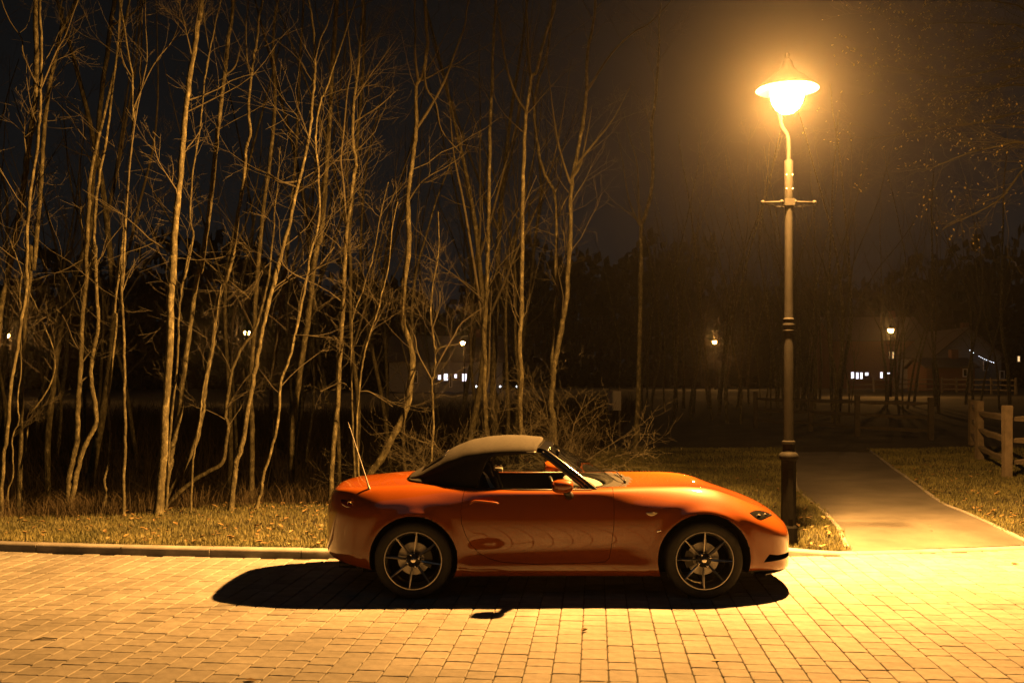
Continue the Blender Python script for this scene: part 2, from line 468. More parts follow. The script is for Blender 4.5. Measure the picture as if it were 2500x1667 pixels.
build_kerb()

# ------------------------------------------------------------------ grass, dry grass, leaf litter
def blades(n, sampler, h0, h1, w, name, m, lean=0.5):
    P = sampler(n); n = len(P)
    a = NR.rand(n) * 2*math.pi; hh = h0 + (h1 - h0) * NR.rand(n) ** 1.5
    sc = 1.0 + np.clip((P[:, 1] - 11) / 10, 0, 1.5)
    ww = w * (0.6 + 0.8*NR.rand(n)) * sc
    dx, dy = np.cos(a) * ww, np.sin(a) * ww
    la = NR.rand(n) * 2*math.pi; lm = hh * lean * NR.rand(n)
    z = P[:, 2]
    v = np.zeros((n, 5, 3))
    v[:, 0] = np.stack([P[:, 0]-dx, P[:, 1]-dy, z - 0.01], 1); v[:, 1] = np.stack([P[:, 0]+dx, P[:, 1]+dy, z - 0.01], 1)
    mx, my = P[:, 0] + np.cos(la)*lm*0.35, P[:, 1] + np.sin(la)*lm*0.35
    v[:, 2] = np.stack([mx+dx*0.7, my+dy*0.7, z + hh*0.6], 1); v[:, 3] = np.stack([mx-dx*0.7, my-dy*0.7, z + hh*0.6], 1)
    v[:, 4] = np.stack([P[:, 0] + np.cos(la)*lm, P[:, 1] + np.sin(la)*lm, z + hh], 1)
    me = bpy.data.meshes.new(name)
    me.vertices.add(n*5); me.vertices.foreach_set('co', v.ravel())
    base = np.arange(n) * 5
    loops = np.stack([base, base+1, base+2, base+3, base+3, base+2, base+4], 1).ravel()
    me.loops.add(len(loops)); me.loops.foreach_set('vertex_index', loops)
    me.polygons.add(n*2)
    st = np.stack([np.arange(n)*7, np.arange(n)*7 + 4], 1).ravel()
    me.polygons.foreach_set('loop_start', st)
    me.update(calc_edges=True); me.validate()
    return link(name, me, m)

def lawn_sampler(n):
    out = []
    while sum(len(o) for o in out) < n:
        k = n
        y = 9.5 + 14.0 * NR.rand(k) ** 2.0
        x = (NR.rand(k) * 2 - 1) * (0.62 * y + 0.6)
        t = y - yk(x)
        ok = (t > 0.125)
        pm = (x > path_l(y) - 0.03) & (x < path_r(y) + 0.03)
        ragged = 0.03*np.sin(9*y) + 0.02*np.sin(23*y)
        pm2 = (x > path_l(y) + ragged) & (x < path_r(y) + ragged)
        ok &= ~(pm & pm2)
        yedge = np.clip(12.95 + (x + 2.4)*0.39, 11.3, 14.0)
        ok &= ~((x < 0.2) & (y > yedge + 0.25*np.sin(3*x) + 0.2))
        out.append(np.stack([x[ok], y[ok], H(x[ok], y[ok])], 1))
    return np.concatenate(out)[:n]
tag(blades(250000, lawn_sampler, 0.016, 0.058, 0.0022, 'lawn_grass', 'grass', 0.9), 'short olive green mown grass on the verges', 'grass', kind='stuff')

def wood_sampler(n):
    cx = NR.rand(900) * 15 - 10.5; cy = 11.3 + NR.rand(900)**1.7 * 8
    i = NR.randint(0, 900, n)
    x = cx[i] + NR.randn(n)*0.12; y = cy[i] + NR.randn(n)*0.12
    yedge = np.clip(12.95 + (x + 2.4)*0.39, 11.3, 14.0)
    ok = (x < 0.9) & (y > yedge - 0.05)
    x, y = x[ok], y[ok]
    return np.stack([x, y, H(x, y)], 1)
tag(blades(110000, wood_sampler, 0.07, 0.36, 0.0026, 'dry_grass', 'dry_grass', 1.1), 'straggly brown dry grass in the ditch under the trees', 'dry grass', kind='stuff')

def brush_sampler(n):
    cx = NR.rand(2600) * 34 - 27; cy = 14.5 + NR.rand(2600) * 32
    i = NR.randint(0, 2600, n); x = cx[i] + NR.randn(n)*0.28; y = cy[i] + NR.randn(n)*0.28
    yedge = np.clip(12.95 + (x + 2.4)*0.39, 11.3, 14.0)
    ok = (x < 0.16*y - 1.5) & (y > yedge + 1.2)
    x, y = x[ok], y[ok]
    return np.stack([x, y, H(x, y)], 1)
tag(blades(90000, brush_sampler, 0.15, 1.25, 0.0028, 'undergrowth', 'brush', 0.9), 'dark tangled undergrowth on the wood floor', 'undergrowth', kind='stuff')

def leaf_geo(mb, p, size, a, tilt, up=0.006, curl=0.3):
    L, Wd = size, size*0.55
    loc = [(-L/2, 0, 0), (-L/6, -Wd/2, curl*Wd*0.5), (L/4, -Wd/2.6, curl*Wd*0.4), (L/2, 0, curl*Wd*0.3), (L/4, Wd/2.6, curl*Wd*0.4), (-L/6, Wd/2, curl*Wd*0.5), (0, 0, 0.0)]
    m = Matrix.Rotation(a, 3, 'Z') @ Matrix.Rotation(tilt, 3, 'Y')
    mb.add([tuple(m @ Vector(q) + Vector((p[0], p[1], p[2] + up))) for q in loc], [(0, 1, 6), (1, 2, 6), (2, 3, 6), (3, 4, 6), (4, 5, 6), (5, 0, 6)])

mb = MB()
for _ in range(1500):
    y = 9.7 + 9*rng.random()**2; x = rng.uniform(-0.6, 0.6)*y
    if x > 0.5 and rng.random() < 0.2: x = path_r(y) + abs(rng.gauss(0, 0.5))
    if y - yk(x) < 0.14: continue
    if path_l(y) < x < path_r(y) and rng.random() < 0.97: continue
    leaf_geo(mb, (x, y, float(H(x, y)) + 0.02), rng.uniform(0.035, 0.085), rng.uniform(0, 6.3), rng.uniform(-0.4, 0.4), up=0.018, curl=rng.uniform(0.1, 0.9))
for _ in range(1600):
    x = rng.uniform(-8, 1); y = rng.uniform(11.5, 18)
    leaf_geo(mb, (x, y, float(H(x, y)) + 0.02), rng.uniform(0.03, 0.08), rng.uniform(0, 6.3), rng.uniform(-0.5, 0.5), curl=rng.uniform(0.1, 0.9))
tag(mb.build('leaf_litter', 'leaf'), 'pale fallen leaves scattered over the grass and ditch', 'leaves', kind='stuff')

for px, py, s, a, c, lab in (
    (1427, 1541, 0.062, 0.6, 1.3, 'curled brown leaf on the paving blocks just below the car shadow'),
    (1747, 1613, 0.055, 0.2, 0.3, 'flat pale leaf on the paving below the front wheel, near the bottom edge'),
    (2478, 1377, 0.085, 0.1, 0.5, 'dark dead leaf on the bright paving at the right edge'),
    (612, 1662, 0.08, -0.2, 0.4, 'pale leaf cut off by the bottom edge of the picture')):
    Y = F*HC/(py - HZ); p = at(px, py, Y)
    mb = MB(); leaf_geo(mb, (0, 0, 0), s, a, 0.1, up=0.004, curl=c)
    tag(mb.build('fallen_leaf', 'leaf', loc=(p.x, p.y, 0)), lab, 'leaf', 'leaves lying on the paving')
mb = MB()
p0 = at(75, 1565, F*HC/(1565-HZ)); p1 = at(105, 1560, F*HC/(1560-HZ)); p2 = at(140, 1561, F*HC/(1561-HZ))
mb.tube([(0, 0, 0.006), tuple(np.array(p1 - p0) + (0, 0, 0.012)), tuple(np.array(p2 - p0) + (0, 0, 0.008))], [0.004, 0.005, 0.003], 5)
tag(mb.build('fallen_twig', 'twig', loc=(p0.x, p0.y, 0)), 'short dark twig on the paving near the lower left corner', 'twig')


# ------------------------------------------------------------------ street lamp
def clear_emitter(name, strength):
    m = bpy.data.materials.new(name); m.use_nodes = True; t = m.node_tree; t.nodes.clear()
    o = t.nodes.new('ShaderNodeOutputMaterial'); a = t.nodes.new('ShaderNodeAddShader')
    tr = t.nodes.new('ShaderNodeBsdfTransparent'); e = t.nodes.new('ShaderNodeEmission')
    e.inputs[0].default_value = (*SODIUM, 1); e.inputs[1].default_value = strength
    t.links.new(tr.outputs[0], a.inputs[0]); t.links.new(e.outputs[0], a.inputs[1]); t.links.new(a.outputs[0], o.inputs[0])
    return m
M['bulb'] = clear_emitter('sodium_bulb', 400.0)
M['bowl'] = clear_emitter('lamp_bowl', 330.0)

def road_lantern_table():
    '''photometry of a road lantern: most light along the road (x), less across it, least behind it'''
    va = list(range(0, 181, 5)); ha = list(range(0, 361, 5)); rows = []
    for h in ha:
        r = []
        for v in va:
            sv = math.sin(R(v)); dy = -sv*math.cos(R(h))          # h = 0 faces the road, 180 the grass
            q = abs(dy); k = (28 if dy < 0 else 15) + 100*math.exp(-(q/0.42)**2)
            r.append('%.3f' % (k/53.0*14.151))
        rows.append(' '.join(r))
    tx = bpy.data.texts.new('lantern_photometry')
    tx.write('\n'.join(['IESNA:LM-63-1995', 'TILT=NONE', '1 1000 1 %d %d 1 2 0 0 0' % (len(va), len(ha)), '1 1 100', ' '.join(map(str, va)), ' '.join(map(str, ha))] + rows) + '\n')
    return tx
PHOTOMETRY = road_lantern_table()

def make_lamp(label, loc, power, rz=0.0):
    t = thing('street_lamp', label, 'street lamp', loc, rz)
    lp = 'lamp_paint'
    mb = MB()   # octagonal base box with plinth
    mb.lathe([(0, -0.15), (0.088, -0.15), (0.088, 0.16), (0.082, 0.175), (0.074, 0.19), (0.074, 0.82), (0.078, 0.835), (0.0, 0.835)], 8, a0=R(22.5))
    b = mb.build('base', lp, t)
    mb = MB(); mb.box((0.0, -0.071, 0.50), (0.045, 0.012, 0.50)); mb.build('access_door', lp, b)
    mb = MB()
    mb.lathe([(0.045, 0.83), (0.072, 0.835), (0.088, 0.85), (0.096, 0.87), (0.096, 0.89), (0.085, 0.91), (0.064, 0.925), (0.058, 0.95), (0.060, 1.00), (0.068, 1.005), (0.068, 1.03), (0.050, 1.04)], 24)
    mb.build('collar', lp, t, smooth=True, sharp=40)
    mb = MB()
    mb.lathe([(0.050, 1.03), (0.047, 1.6), (0.046, 2.14), (0.043, 2.16), (0.041, 2.5), (0.039, 3.86), (0.0, 3.86)], 20)
    mb.build('post', lp, t, smooth=True, sharp=40)
    mb = MB()
    mb.lathe([(0.044, 2.13), (0.056, 2.135), (0.058, 2.15), (0.050, 2.16), (0.050, 2.18), (0.058, 2.19), (0.060, 2.21), (0.052, 2.225), (0.050, 2.24), (0.056, 2.25), (0.056, 2.265), (0.042, 2.28)], 24)
    mb.build('collar', lp, t, smooth=True, sharp=40)
    mb = MB(); mb.lathe([(0.042, 3.45), (0.0445, 3.46), (0.0445, 3.86), (0.042, 3.87), (0.0, 3.87)], 20)
    sl = mb.build('sleeve', lp, t, smooth=True, sharp=40)
    for zz in (3.58, 3.72):
        for s in (-1, 1):
            m2 = MB(); m2.lathe([(0, 0), (0.006, 0), (0.006, 0.006), (0, 0.006)], 6, axis='y', c=(s*0.030, -0.0375, zz)); m2.build('bolt', 'galv', sl)
    mb = MB()
    mb.box((0, 0, 3.445), (0.10, 0.10, 0.07))
    lr = mb.build('ladder_bar', lp, t)
    for s in (-1, 1):
        m2 = MB()
        m2.tube([(s*0.05, 0, 3.45), (s*0.12, 0, 3.448), (s*0.25, 0, 3.445)], 0.011, 8)
        m2.lathe([(0.0, -0.024), (0.017, -0.017), (0.024, 0), (0.017, 0.017), (0, 0.024)], 10, c=(s*0.262, 0, 3.446))
        m2.lathe([(0.0, -0.022), (0.016, -0.016), (0.022, 0), (0.016, 0.016), (0, 0.022)], 10, c=(s*0.07, 0, 3.452))
        m2.build('ladder_arm', lp, lr, smooth=True)
        m2 = MB(); m2.tube([(s*0.24, 0, 3.43), (s*0.13, 0.01, 3.405), (s*0.04, 0, 3.40)], 0.006, 6); m2.build('brace', lp, lr)
    mb = MB()
    arm = smooth_path([(0, 0, 3.83), (0, 0, 4.0), (-0.012, 0, 4.12), (-0.062, 0.01, 4.21), (-0.082, 0.02, 4.34), (-0.085, 0.02, 4.50), (-0.083, -0.01, 4.62), (-0.09, -0.09, 4.735), (-0.10, -0.22, 4.765), (-0.112, -0.35, 4.745)], 6)
    mb.tube(arm, 0.022, 10)
    mb.build('swan_neck', lp, t, smooth=True)
    c = (-0.112, -0.35, -0.05)
    mb = MB()
    mb.lathe([(0.300, 4.530), (0.302, 4.538), (0.27, 4.575), (0.20, 4.63), (0.12, 4.69), (0.07, 4.74), (0.05, 4.80), (0.03, 4.83), (0.0, 4.835)], 40, c=c)
    mb.lathe([(0.300, 4.530), (0.262, 4.560), (0.19, 4.61), (0.11, 4.665), (0.0, 4.68)][::-1], 40, c=c)
    can = mb.build('canopy', lp, t, smooth=True, sharp=50)
    mb = MB(); mb.lathe([(0, 4.835), (0.02, 4.84), (0.028, 4.86), (0.02, 4.88), (0, 4.90)], 12, c=c); mb.build('finial', lp, can, smooth=True)
    mb = MB()
    mb.lathe([(0.150, 4.560), (0.160, 4.52), (0.158, 4.47), (0.140, 4.40), (0.105, 4.345), (0.06, 4.310), (0.0, 4.298)], 32, c=c)
    mb.build('bowl', 'bowl', t, smooth=True)
    mb = MB()
    mb.lathe([(0, 4.41), (0.03, 4.425), (0.045, 4.46), (0.045, 4.50), (0.03, 4.475), (0, 4.55)], 16, c=c)
    mb.build('bulb', 'bulb', t, smooth=True)
    ld = bpy.data.lights.new('lamp_light', 'POINT'); ld.energy = power; ld.color = SODIUM; ld.shadow_soft_size = 0.05
    ld.use_nodes = True; lt = ld.node_tree; em = lt.nodes['Emission']
    ies = lt.nodes.new('ShaderNodeTexIES'); ies.mode = 'INTERNAL'; ies.ies = PHOTOMETRY
    lt.links.new(ies.outputs[0], em.inputs['Strength'])
    lo = bpy.data.objects.new('lamp_light', ld); COL.objects.link(lo); lo.parent = t; lo.location = (c[0], c[1], 4.475 + c[2])
    return t
LAMP_X, LAMP_Y = 2.80, 9.95
lamp0 = make_lamp('tall dark street lamp burning bright orange behind the car nose', (LAMP_X, LAMP_Y, 0.085), LAMP_W)

# ------------------------------------------------------------------ trees
def L_top(a): return [(x*.4464, y*.4464) for x, y in a]
def L_bot(a): return [(x*.4464, 600 + y*.4464) for x, y in a]
def M_top(a): return [(800 + x*.4464, y*.4464) for x, y in a]
def M_bot(a): return [(780 + x*.34014, 700 + y*.34014) for x, y in a]

def branch(mb, p, d, L, r, level, rg, up=0.35, sides=4):
    n = 6 if level < 2 else 4
    P = [np.array(p, float)]; d = np.array(d, float); d /= np.linalg.norm(d)
    for i in range(n):
        d = d + np.array([rg.gauss(0, .16), rg.gauss(0, .16), rg.gauss(0, .12) + up*0.12]); d /= np.linalg.norm(d)
        P.append(P[-1] + d * L / n)
    P = np.array(P)
    mb.tube(P, np.linspace(r, max(r*0.3, 0.0012), n + 1), sides if level < 2 else 3, cap=False)
    if level >= 3: return
    k = {0: rg.randint(4, 6), 1: rg.randint(2, 4), 2: rg.randint(1, 2)}[level]
    for _ in range(k):
        t = rg.uniform(0.25, 0.97); i = min(n - 1, int(t*n)); q = P[i] + (P[i+1] - P[i]) * (t*n - i)
        ax = np.array([rg.gauss(0, 1), rg.gauss(0, 1), rg.gauss(0, 0.8)]); ax -= np.dot(ax, d)*d; ax /= np.linalg.norm(ax) + 1e-9
        dd = (P[i+1] - P[i]); dd = dd / np.linalg.norm(dd)
        nd = dd * rg.uniform(0.5, 1.0) + ax * rg.uniform(0.5, 0.9)
        branch(mb, q, nd, L * rg.uniform(0.35, 0.65), max(r*0.5*(1 - 0.4*t), 0.0016), level + 1, rg, up, sides)

def grow_crown(mb, P, rad, rg, n, tmin=0.35, Lr=(0.6, 1.6), tmax=1.0):
    m = len(P)
    for _ in range(n):
        t = tmin + (tmax - tmin)*rg.random(); i = min(m - 2, int(t*(m-1)))
        d = P[i+1] - P[i]; d = d/np.linalg.norm(d)
        a = rg.uniform(0, 2*math.pi)
        nd = d*rg.uniform(0.5, 1.1) + np.array([math.cos(a), math.sin(a), rg.uniform(-0.1, 0.3)]) * rg.uniform(0.5, 1.0)
        branch(mb, P[i], nd, rg.uniform(*Lr), max(0.0035, rad[i]*rg.uniform(0.22, 0.4)), 1 if rg.random() < 0.68 else 0, rg)

def px_tree(label, Y, main, w0, w1, forks=(), n=7, seed=0, tmin=0.3, ext=4.0, Lr=(0.5, 1.5), ground=True, dy=0.0, fork_w=0.55, group='bare trees along the verge', name='bare_tree'):
    rg = random.Random(seed)
    s = Y / F
    pts = [np.array(at(px, py, Y)) for px, py in main]
    top_d = pts[-1] - pts[-2]; top_d /= np.linalg.norm(top_d); top_d = top_d*0.6 + np.array([0, 0, 0.4]); top_d /= np.linalg.norm(top_d)
    gz = float(H(pts[0][0], Y))
    if pts[0][2] > gz - 0.04:
        d = pts[0] - pts[1]; d = d/np.linalg.norm(d); k = (pts[0][2] - gz + 0.12)
        pts.insert(0, pts[0] + np.array([d[0]*k*0.6, 0, -k]))
    inside = len(pts)
    if ext:
        for k in range(3): pts.append(pts[-1] + (top_d + np.array([rg.gauss(0, .08), rg.gauss(0, .12), 0])) * ext/3)
    pts = np.array(pts)
    ph = rg.uniform(0, 6)
    zz = pts[:, 2] - pts[0, 2]
    pts[:, 1] += dy*zz/6 + 0.06*np.sin(zz*0.9 + ph) - 0.06*math.sin(ph)
    base = np.array([pts[0][0], pts[0][1], gz])
    P = smooth_path(pts, 5) - base
    P += NR.randn(*P.shape)*0.0035*np.array([1, 1, 0])
    zz = P[:, 2]; zt = max(pts[inside-1][2] - base[2], 0.5)
    rad = 0.46*s*np.interp(zz, [0, zt, zt + ext + 0.1], [w0, w1, max(2.0, w1*0.25)])
    rad = rad * (1 + 0.35*np.exp(-np.clip(zz, 0, 9)/0.12)) * (1 + 0.05*NR.randn(len(rad)))
    t = thing(name, label, 'tree', tuple(base), 0, group)
    mb = MB(); mb.tube(P, rad, 9); mb.build('trunk', 'bark', t, smooth=True)
    cr = MB()
    grow_crown(cr, P, rad, rg, n, tmin, Lr)
    for fk in forks:
        q = [np.array(at(px, py, Y)) for px, py in fk]
        off = P[np.argmin(np.linalg.norm((P - (q[0] - base))[:, [0, 2]], axis=1))] - (q[0] - base)
        q = [a - base + off*np.array([1, 1, 1]) for a in q]
        d = q[-1] - q[-2]; d = d/np.linalg.norm(d)
        if fk[-1][1] < 60:
            for k in range(2): q.append(q[-1] + (d*0.7 + np.array([rg.gauss(0, .1), rg.gauss(0, .15), 0.3])) * 1.2)
        for k in range(1, len(q)): q[k] = q[k] + np.array([0, 0.05*math.sin(k*1.3 + ph), 0])
        Q = smooth_path(q, 4)
        i0 = np.argmin(np.linalg.norm(P - Q[0], axis=1))
        rr = np.linspace(rad[i0]*fork_w + 0.002, 0.005, len(Q))
        cr.tube(Q, rr, 7, cap=False)
        grow_crown(cr, Q, rr, rg, max(3, int(len(Q)*0.25)), 0.2, (0.4, 1.1))
    cr.build('crown', 'twig', t, smooth=True)
    return t

px_tree('slender pale tree at the left edge, rising beside the far lamp', 11.7,
    L_bot([(5,1480),(20,1200),(45,1000),(60,750),(85,600),(110,400),(133,220),(125,100)]) + L_top([(125,1560),(132,1200),(150,1010),(175,830),(195,650),(203,480),(215,250),(215,0)]),
    11, 6, [L_top([(200,480),(160,400),(100,270),(85,190),(0,40)]), L_top([(205,470),(235,430),(290,260),(330,170),(400,0)])], seed=1)
px_tree('thick dim trunk entering from the left edge at mid height', 12.6,
    [(-40,1230),(-25,1000),(-6,760)] + L_top([(10,1568),(60,1290),(100,1050),(125,900),(150,720),(180,560),(195,300),(200,0)]), 20, 12, [], seed=2)
px_tree('dim tree second from the left, splitting into a wide upper fork', 14.2,
    L_bot([(105,950),(110,720),(125,560),(140,350),(165,200),(180,0)]) + L_top([(190,1480),(215,1250),(235,1000),(250,700),(270,500),(300,330),(330,180),(400,20)]), 14, 9,
    [L_top([(300,330),(310,200),(340,60),(345,0)])], seed=3)
px_tree('thin crooked sapling at the lower left corner of the wood', 12.0,
    L_bot([(45,1465),(40,1340),(65,1240),(55,1050),(85,970),(80,850),(95,640),(90,500)]), 5, 3, [], n=10, seed=4, ext=0.8, Lr=(0.3, 0.8))
px_tree('thin sapling curving right then back left, near the left lamp', 12.3,
    L_bot([(125,1420),(98,1270),(125,1120),(140,1000),(140,930),(185,880),(270,750),(290,600),(230,420),(172,280)]), 6, 3, [], n=10, seed=5, ext=0.7, Lr=(0.3, 0.9))
px_tree('dim leaning trunk standing back in the wood at left', 16.5,
    L_bot([(268,1180),(275,1000),(300,800),(325,550),(370,330),(420,120)]) + L_top([(480,1300),(500,1000),(525,800),(560,500),(600,260),(620,100),(640,0)]), 17, 11,
    [L_top([(620,160),(690,120),(780,60)])], seed=6)
px_tree('pale trunk with a strong elbow bend near its foot', 12.6,
    L_bot([(382,1430),(410,1270),(450,1110),(510,990),(520,920),(495,760),(495,650),(520,520),(540,400),(532,250),(530,0)]) + L_top([(530,1500),(525,1300),(545,1050),(590,800),(610,660)]), 15, 6, [], seed=7)
px_tree('short bright butted trunk left of the elbow bent tree', 13.3,
    L_bot([(370,1370),(365,1270),(395,1140),(410,1040),(412,900),(420,750),(430,580),(440,400),(465,200),(470,50)]) + L_top([(470,1400),(490,1150),(505,950)]), 17, 9, [], seed=8)
px_tree('wavy thin tree standing just left of the straight slim stem', 12.2,
    L_bot([(545,1470),(580,1360),(565,1290),(585,1200),(595,1050),(580,900),(582,750),(600,600),(620,400),(610,330),(640,100),(650,0)]) + L_top([(640,1500),(655,1300),(672,1160),(700,900),(735,600),(770,430)]), 8, 4, [], seed=9)
px_tree('straight slim pale stem rising from the verge edge', 11.9,
    L_bot([(678,1490),(678,1300),(688,1100),(685,900),(680,700),(670,450),(658,300),(655,100)]) + L_top([(660,1560),(672,1200),(690,900),(710,700),(710,420),(702,340)]), 9, 5,
    [L_top([(683,1150),(715,850),(740,600),(770,420),(795,300),(795,0)]), L_top([(745,560),(830,390),(880,280),(970,150),(1000,0)]), L_top([(700,420),(660,340),(625,220),(615,120)])], seed=10)
px_tree('thickest and brightest trunk of the wood, scarred at its foot', 12.0,
    L_bot([(865,1485),(880,1300),(895,1100),(905,900),(920,750),(940,500),(945,300),(962,60)]) + L_top([(955,1560),(975,1250),(1000,1000),(1020,750),(1045,450),(1070,280),(1085,150),(1105,0)]), 23, 12, [], n=10, seed=11, tmin=0.5)
px_tree('leaning trunk close behind the thickest bright one', 13.1,
    L_bot([(905,1345),(930,1200),(950,1080),(985,930),(1010,750),(1030,600),(1060,400),(1090,200),(1125,30)]) + L_top([(1110,1500),(1140,1300),(1170,1050),(1190,800),(1210,600),(1235,380),(1250,200),(1275,0)]), 17, 9,
    [L_top([(1240,410),(1300,350),(1335,250)])], seed=12)
px_tree('thin whippy stem hugging the right side of the thickest trunk', 12.4,
    L_bot([(920,1180),(940,900),(972,650),(985,400),(1010,200),(1055,0)]) + L_top([(1015,1540),(1070,1300),(1052,1200),(1070,950),(1100,750),(1130,450),(1160,250),(1200,50)]), 7, 4, [L_top([(1130,450),(1150,300),(1130,100),(1160,0)])], seed=13)
px_tree('trunk leaning hard right from its foot, then forked high up', 12.6,
    L_bot([(900,1410),(1000,1220),(1070,1070),(1105,900),(1112,800),(1140,620),(1152,560),(1165,400),(1190,260),(1240,130),(1262,20)]) + L_top([(1225,1540),(1265,1350),(1290,1150),(1320,980),(1335,800),(1358,720),(1350,600),(1365,430),(1380,330),(1405,200),(1425,50)]), 15, 6,
    [L_top([(1365,430),(1345,300),(1335,100),(1345,0)])], seed=14)
px_tree('very thin upright stem in front of the hard leaning trunk', 12.1,
    L_bot([(1042,1475),(1050,1200),(1062,1090),(1090,900),(1096,800),(1130,650),(1150,560)]), 6, 3.5, [], n=6, seed=15, ext=0.8, Lr=(0.3, 0.7))
px_tree('low trunk sprawling right along the bank before turning up', 13.1,
    L_bot([(905,1425),(1050,1290),(1130,1240),(1220,1180),(1245,1040),(1255,990),(1240,920),(1260,780),(1290,650),(1340,550),(1400,470),(1440,350),(1480,180)]), 12, 6,
    [L_bot([(1255,900),(1300,820),(1360,740),(1440,650)])], seed=16, ext=1.8)
px_tree('clean leaning pale trunk right of the sprawling one', 12.2,
    L_bot([(1260,1455),(1285,1260),(1292,1180),(1330,1070),(1360,870),(1395,680),(1415,550),(1450,370),(1490,200),(1530,40)]) + L_top([(1490,1560),(1530,1380),(1570,1230),(1610,1050),(1650,880),(1690,680),(1705,500),(1715,380),(1715,280),(1695,50)]), 15, 6,
    [L_top([(1610,1030),(1520,1000),(1440,950),(1370,930)]), L_top([(1600,960),(1500,970),(1430,920),(1355,880)]), L_top([(1715,320),(1750,200),(1800,60)])], seed=17, n=20)
px_tree('slim tree that leans right toward the car boot', 12.3,
    L_bot([(1395,1455),(1435,1330),(1440,1260),(1500,1080),(1530,920),(1545,740),(1590,620),(1640,400),(1680,190),(1690,150)]) + L_top([(1700,1400),(1745,1200),(1740,950),(1722,750),(1750,550),(1790,450)]), 9, 5,
    [L_bot([(1680,190),(1600,150),(1540,90)]), L_bot([(1680,180),(1740,130),(1830,20)]), L_bot([(1640,490),(1700,490),(1800,500)])], seed=18, n=24, tmin=0.25)
for i, (pts, Y, w, lab) in enumerate((
    (L_bot([(1378,1300),(1385,1000),(1380,820),(1395,500),(1410,200),(1440,-200),(1500,-700)]), 15.2, 16, 'dim thick trunk between the two leaning pale trees'),
    (L_bot([(1470,1305),(1490,1000),(1490,780),(1540,400),(1580,0),(1620,-500),(1640,-1000)]), 16.2, 12, 'dim narrow trunk behind the slim right leaning tree'),
    (L_bot([(1590,1335),(1602,1000),(1640,700),(1690,400),(1705,250),(1740,0)]) + L_top([(1760,1300),(1790,900),(1810,500),(1840,0)]), 15.6, 18, 'broad dark trunk standing alone left of the car boot'),
    (L_bot([(1850,1150),(1840,800),(1860,400),(1900,0),(1950,-500),(1990,-1200)]), 17.5, 12, 'dim trunk just behind the tree at the car boot'))):
    px_tree(lab, Y, pts, w, w*0.6, [], seed=30 + i, n=12)
px_tree('pale trunk rising directly behind the car boot lid', 13.0,
    M_bot([(80,1480),(100,1150),(135,850),(150,550),(165,330),(180,150),(190,20)]) + M_top([(95,1560),(105,1350),(130,1130),(150,970),(160,900),(145,800),(140,680),(155,480),(170,330),(185,150),(190,0)]), 15, 6,
    [M_top([(115,1250),(95,1000),(85,880),(100,720),(115,500),(135,380),(125,200),(120,0)]), M_top([(150,680),(210,640),(300,590),(385,510)]), M_top([(170,560),(250,430),(330,330),(420,200)])], seed=19, n=18)
px_tree('left one of two thin saplings behind the car aerial', 12.6,
    M_bot([(252,1395),(235,1000),(220,600),(220,300),(240,180),(300,20)]), 6, 4, [M_bot([(228,750),(170,690),(100,700),(0,750)])], n=9, seed=20, ext=1.4, Lr=(0.4, 0.9))
px_tree('right one of two thin saplings behind the car aerial', 12.5,
    M_bot([(282,1395),(265,1000),(285,700),(310,500),(350,350),(400,200),(440,40)]), 6, 4, [M_bot([(280,740),(350,740),(430,790),(520,850)])], n=9, seed=21, ext=1.2, Lr=(0.4, 0.9))
px_tree('S shaped trunk curving up behind the soft top, forked above', 13.6,
    M_bot([(330,1390),(440,1240),(520,1080),(590,960),(640,800),(665,560),(650,420),(600,280),(590,150),(600,20)]) + M_top([(415,1540),(440,1350),(435,1100),(445,980),(465,830),(480,700),(482,480),(495,440),(520,400),(545,230),(535,60)]), 21, 8,
    [M_top([(480,705),(560,590),(640,430),(700,260),(750,130),(770,0)]), M_top([(495,440),(480,300),(480,150),(475,0)]), M_top([(650,410),(665,520),(715,600),(745,740),(850,870)])], seed=22, n=14, fork_w=0.7)
px_tree('young Y shaped sapling behind the rear of the soft top', 13.2,
    M_bot([(800,1290),(820,1000),(815,800),(810,690),(830,600),(830,450),(800,200),(812,0)]), 7, 4,
    [M_bot([(830,605),(900,480),(970,360),(1030,260),(1200,140)]), M_bot([(808,670),(710,480),(690,370),(640,270)]), M_bot([(830,470),(870,420),(1000,395)]), M_bot([(1030,265),(1080,120),(1085,0)])], n=10, seed=23, ext=1.0, Lr=(0.3, 0.9), fork_w=0.8)
px_tree('twin stemmed dim tree behind the middle of the roof', 15.2,
    M_bot([(1210,1120),(1195,1000),(1190,850),(1180,700),(1190,550),(1180,400),(1190,200),(1205,20)]) + M_top([(870,1560),(880,1250),(885,900),(890,650),(900,450),(905,200),(920,0)]), 14, 7,
    [M_bot([(1195,760),(1218,650),(1228,500),(1232,350),(1245,0)]), M_bot([(1190,560),(1165,300),(1140,50)]) + M_top([(750,1150),(715,980),(690,850),(675,700),(665,550),(655,420)])], seed=24, n=22, fork_w=0.75)
px_tree('straight mottled trunk seen through the car windows', 14.5,
    M_bot([(1440,1480),(1443,1370),(1445,1050),(1440,850),(1450,600),(1435,450),(1450,200),(1450,20)]) + M_top([(1062,1500),(1065,1250),(1070,950),(1080,700),(1085,620),(1105,500),(1115,420),(1140,400),(1165,300),(1195,180),(1245,0)]), 15, 7,
    [M_top([(1113,420),(1100,320),(1090,100),(1085,0)]), M_top([(1083,610),(1030,520),(980,380),(950,220),(935,100),(915,0)])], seed=25, n=16, fork_w=0.75)
